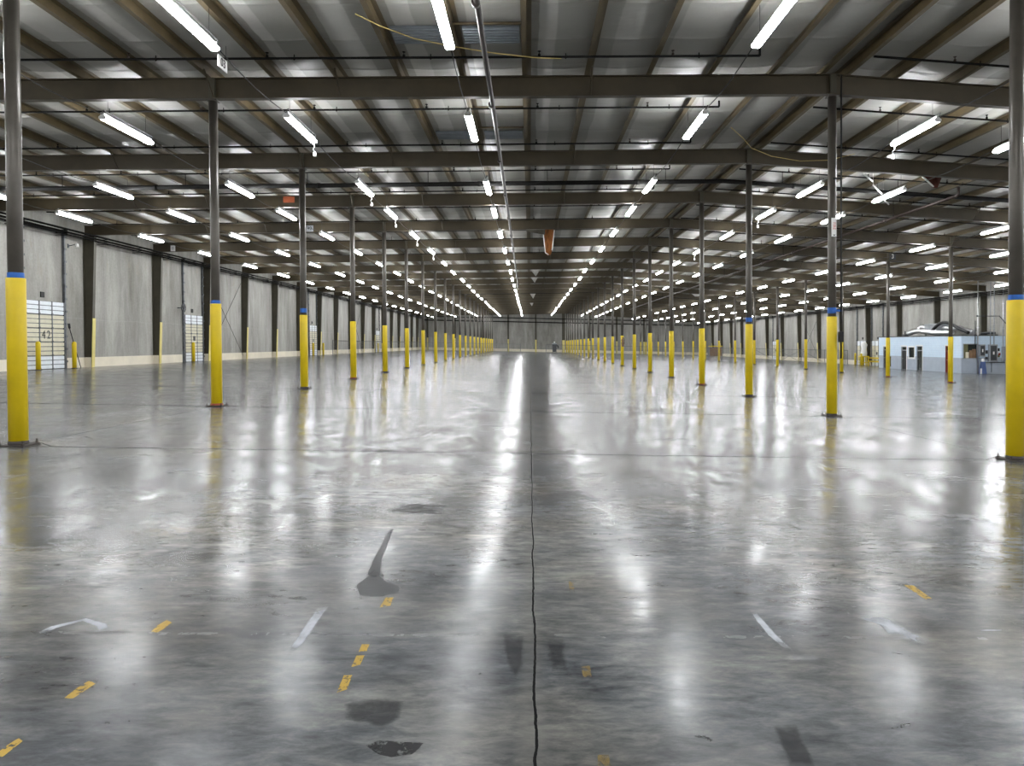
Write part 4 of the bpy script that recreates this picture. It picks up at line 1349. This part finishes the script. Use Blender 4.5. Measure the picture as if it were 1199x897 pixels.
duct([(36.2, 67.95, .75), (36.1, 68.9, .80), (35.9, 69.3, .5), (35.7, 70.2, .35), (35.6, 70.4, .238)], .22, 'steel', 'silver elbow duct at the far end of the office roof')
duct([(35.0, 69.0, .24), (34.95, 67.4, .45), (34.95, 65.6, .32), (34.95, 63.8, .24), (35.1, 62.0, .24)], .2, 'steel', 'long silver duct lying along the front edge of the office roof')
duct([(35.42, 66.2, .2), (35.42, 65.2, .8), (35.42, 64.2, 1.10), (35.42, 63.0, 1.0), (35.42, 61.6, .55), (35.5, 60.4, .2)], .13, 'black', 'black duct arching over the silver ducts on the office roof')
duct([(36.2, 65.4, .6), (36.2, 64.2, .6), (36.2, 63.0, .62), (36.2, 61.8, .34), (36.2, 60.8, .24)], .2, 'steel', 'silver duct running from the air handling unit towards the window end')
duct([(36.9, 61.0, .13), (37.2, 60.6, .17), (37.6, 60.2, .14)], .1, 'darkgrey', 'short dark duct at the window end of the office roof')
mb = MB(); mb.bbox(-.2, -.25, 0, .25, .25, .2, .02); mb.tube([(0, 0, .2), (0, 0, .5)], .05, 8)
tag(obj('roof_vent', mb.mesh('roof_vent', M['darkgrey']), None, (35.6, 71.0, rz_)), 'small dark vent on the far end of the office roof', 'vent')

# guard rail and wrapped goods at the right wall dock doors
r_ = thing('guard_rail', 'yellow guard rail before the right dock door next to the blue office', 'rail', (37.3, 80.9, gz(37.3)))
for yy in (-3.3, 0):
    mb = MB(); mb.bbox(-.05, yy - .05, -.005, .05, yy + .05, 1.0, .01); obj('post', mb.mesh('post', M['yellow']), r_)
for zz in (.78, .40):
    mb = MB(); mb.bbox(-.085, -3.3, zz, -.05, 0.05, zz + .16, .008); obj('rail', mb.mesh('rail', M['yellow']), r_)
r_.location = (37.75, 83.55, gz(37.75))
r_ = thing('wrapped_pallet', 'tall white wrapped load on a yellow stand by the right wall', 'load', (37.0, 83.05, gz(37.0)))
mb = MB(); 
for sx_ in (-.4, .34):
    for sy_ in (-.4, .34):
        mb.box(sx_, sy_, -.003, sx_ + .06, sy_ + .06, .95)
mb.box(-.42, -.42, .95, .42, .42, 1.05); mb.box(-.42, -.42, .3, -.36, .42, .38); mb.box(-.4, -.4, .3, .4, -.34, .38)
obj('stand', mb.mesh('stand', M['yellow']), r_)
mb = MB()
prev = []
vs, fs = [], []
nn = 10
for j, (z, rr) in enumerate(((1.05, .36), (1.4, .33), (1.9, .27), (2.3, .34), (2.55, .22), (2.65, .05))):
    for i in range(nn):
        a = 2 * math.pi * i / nn
        q = rr * (1 + .14 * math.sin(3 * a + j * 1.3))
        vs.append((q * math.cos(a), q * math.sin(a), z))
for j in range(5):
    fs += [(j * nn + i, j * nn + (i + 1) % nn, (j + 1) * nn + (i + 1) % nn, (j + 1) * nn + i) for i in range(nn)]
fs.append(tuple(range(5 * nn, 6 * nn))); fs.append(tuple(range(nn - 1, -1, -1)))
mb.add(vs, fs, True); obj('wrapped_load', mb.mesh('wrapped_load', M['white']), r_)

# ------------------------------------------------------------------ marks on the slab
def decal(name, pts, m, lab, soft=.35):
    """thin irregular film on the slab; the 'edge' attribute runs from 1 inside to 0 at its rim"""
    P = [Vector((x, y)) for x, y in pts]
    out = []
    n = len(P)
    for i in range(n):
        a, b_ = P[i], P[(i + 1) % n]
        for s_ in range(4):
            out.append(a + (b_ - a) * (s_ / 4))
    c = sum(out, Vector((0, 0))) / len(out)
    rings = [(1.0, 0.0), (1 - soft * .5, .55), (1 - soft, 1.0)]
    vs, ed, fs = [], [], []
    k = len(out)
    for f_, e in rings:
        for p in out:
            q = c + (p - c) * f_
            vs.append((q.x, q.y, gz(q.x) + .0012)); ed.append(e)
    vs.append((c.x, c.y, gz(c.x) + .0012)); ed.append(1.0)
    for r_ in range(2):
        fs += [(r_ * k + i, r_ * k + (i + 1) % k, (r_ + 1) * k + (i + 1) % k, (r_ + 1) * k + i) for i in range(k)]
    fs += [(2 * k + i, 2 * k + (i + 1) % k, 3 * k) for i in range(k)]
    me = MB().add(vs, fs).mesh(name, m)
    at = me.attributes.new('edge', 'FLOAT', 'POINT'); at.data.foreach_set('value', ed)
    if me.polygons[0].normal.z < 0:
        me.flip_normals()
    return obj(name, me, floor, label=lab)


def strip_decal(name, pts, w, m, lab):
    """film along a polyline, edge attribute across its width"""
    vs, ed, fs = [], [], []
    P = [Vector(p) for p in pts]
    for i, p in enumerate(P):
        d = (P[min(i + 1, len(P) - 1)] - P[max(i - 1, 0)]).normalized()
        nrm = Vector((-d.y, d.x))
        ww = w[i] if isinstance(w, (list, tuple)) else w
        for t_, e in ((-1, 0), (-.5, .8), (.5, .8), (1, 0)):
            q = p + nrm * ww * t_
            vs.append((q.x, q.y, gz(q.x) + .0012)); ed.append(e if 0 < i < len(P) - 1 else 0)
    for i in range(len(P) - 1):
        for c_ in range(3):
            o_ = i * 4 + c_
            fs.append((o_, o_ + 1, o_ + 5, o_ + 4))
    me = MB().add(vs, fs).mesh(name, m)
    at = me.attributes.new('edge', 'FLOAT', 'POINT'); at.data.foreach_set('value', ed)
    if me.polygons[0].normal.z < 0:
        me.flip_normals()
    return obj(name, me, floor, label=lab)


YL = [
    [(-2.15, 3.52), (-2.155, 3.64), (-2.14, 3.74), (-2.08, 3.70), (-2.09, 3.60), (-2.10, 3.51)],
    [(-2.15, 4.32), (-2.165, 4.44), (-2.15, 4.55), (-2.09, 4.50), (-2.09, 4.38), (-2.10, 4.31)],
    [(-.925, 3.57), (-.94, 3.81), (-.89, 3.81), (-.875, 3.62)], [(-.925, 3.87), (-.93, 4.04), (-.88, 4.05), (-.875, 3.9)],
    [(-.93, 4.06), (-.935, 4.19), (-.885, 4.19), (-.88, 4.08)], [(-.955, 4.74), (-.95, 4.97), (-.89, 4.97), (-.88, 4.78)],
    [(-2.13, 3.04), (-2.13, 3.13), (-2.12, 3.2), (-2.08, 3.17), (-2.08, 3.08), (-2.08, 3.02)], [(2.65, 5.34), (2.73, 5.33), (2.71, 4.99), (2.64, 4.96)]]
for p in YL:
    decal('yellow_line_dash', p, M['d_yellow'], 'worn yellow painted line', .22)
for p in ([(.25, 3.93), (.31, 3.94), (.31, 3.76), (.25, 3.75)], [(.26, 3.07), (.32, 3.07), (.32, 2.97), (.25, 2.97)], [(.26, 5.36), (.31, 5.36), (.30, 5.06), (.25, 5.06)]):
    decal('yellow_line_dash', p, M['d_faint'], 'faint remains of a yellow line', .3)
strip_decal('damp_stain', [(-1.235, 6.92), (-1.22, 6.5), (-1.19, 6.1), (-1.17, 5.8), (-1.13, 5.5), (-1.10, 5.3)], [.015, .03, .035, .045, .06, .10], M['d_stain'], 'dark damp streak')
decal('damp_stain', [(-1.14, 5.55), (-1.2, 5.2), (-1.13, 4.98), (-1.0, 4.95), (-.87, 5.06), (-.88, 5.17), (-1.0, 5.28), (-1.07, 5.42)], M['d_stain'], 'dark damp patch', .15)
decal('tar_patch', [(-.70, 3.13), (-.65, 3.18), (-.43, 3.155), (-.47, 3.055), (-.56, 3.03), (-.63, 3.055)], M['d_black'], 'black torn sheet stuck to the slab', .15)
decal('tar_patch', [(.58, 3.26), (.76, 3.26), (.82, 3.2), (.84, 3.13), (.77, 3.11), (.65, 3.2)], M['d_black'], 'black tar spots', .8)
decal('dark_patch', [(-.90, 3.50), (-.73, 3.59), (-.57, 3.54), (-.55, 3.47), (-.57, 3.32), (-.63, 3.23), (-.72, 3.28), (-.84, 3.32)], M['d_patch'], 'dark worn patch', .4)
decal('dark_patch', [(-.18, 4.4), (-.03, 4.4), (-.03, 3.9), (-.07, 3.6), (-.15, 3.95)], M['d_patch'], 'dark worn patch', .5)
decal('dark_patch', [(.05, 4.4), (.2, 4.4), (.22, 3.7), (.08, 3.7)], M['d_patch'], 'dark worn patch', .7)
decal('dark_patch', [(1.06, 3.35), (1.2, 3.37), (1.14, 2.9), (1.0, 2.9)], M['d_patch'], 'dark worn patch', .5)
decal('dark_patch', [(-1.45, 7.5), (-1.25, 7.95), (-.86, 7.8), (-.86, 7.36), (-1.25, 7.32)], M['d_patch'], 'dark worn patch', .45)
strip_decal('pale_scuff', [(-2.76, 4.24), (-2.72, 4.40), (-2.62, 4.52), (-2.48, 4.44), (-2.38, 4.30)], .035, M['d_chalk'], 'pale scuff mark')
strip_decal('pale_scuff', [(-1.285, 4.02), (-1.28, 4.2), (-1.29, 4.5), (-1.29, 4.84)], [.02, .035, .04, .04], M['d_chalk'], 'pale scuff mark')
strip_decal('pale_scuff', [(1.41, 4.86), (1.40, 4.6), (1.40, 4.35), (1.43, 4.08)], [.02, .028, .034, .02], M['d_chalk'], 'pale scuff mark')
decal('pale_scuff', [(1.98, 4.70), (2.21, 4.76), (2.26, 4.58), (2.32, 4.26), (2.24, 4.2), (2.08, 4.35), (2.1, 4.55)], M['d_chalk'], 'pale scuff mark', .9)
strip_decal('pale_scuff', [(2.62, 4.44), (2.74, 4.45), (2.94, 4.45)], .012, M['d_chalk'], 'pale scuff mark')

# ------------------------------------------------------------------ camera
cd = bpy.data.cameras.new('camera')
cam = bpy.data.objects.new('camera', cd)
C.objects.link(cam)
mw = Matrix((r2, u2, -fw)).transposed().to_4x4()
mw.translation = EYE
cam.matrix_world = mw
cd.sensor_width = 36; cd.lens = 36 * 890 / 1199
cd.shift_x = (599.5 - 650.25) / 1199
cd.shift_y = (417.61 - 448.5) / 1199
cd.clip_start = .05; cd.clip_end = 400
sc.camera = cam

# ------------------------------------------------------------------ world and view
w = bpy.data.worlds.new('world'); sc.world = w; w.use_nodes = True
w.node_tree.nodes['Background'].inputs[0].default_value = (.02, .02, .02, 1)
sc.view_settings.view_transform = 'Standard'
sc.view_settings.look = 'None'
sc.view_settings.gamma = 1
sc.view_settings.exposure = .75
sc.view_settings.use_curve_mapping = False
sc.cycles.use_denoising = True
sc.cycles.denoiser = 'OPENIMAGEDENOISE'
sc.cycles.max_bounces = 7
sc.cycles.diffuse_bounces = 4
sc.cycles.glossy_bounces = 4
sc.cycles.transparent_max_bounces = 8
sc.cycles.caustics_reflective = False
sc.cycles.caustics_refractive = False
sc.cycles.sample_clamp_indirect = 6
sc.cycles.use_light_tree = True
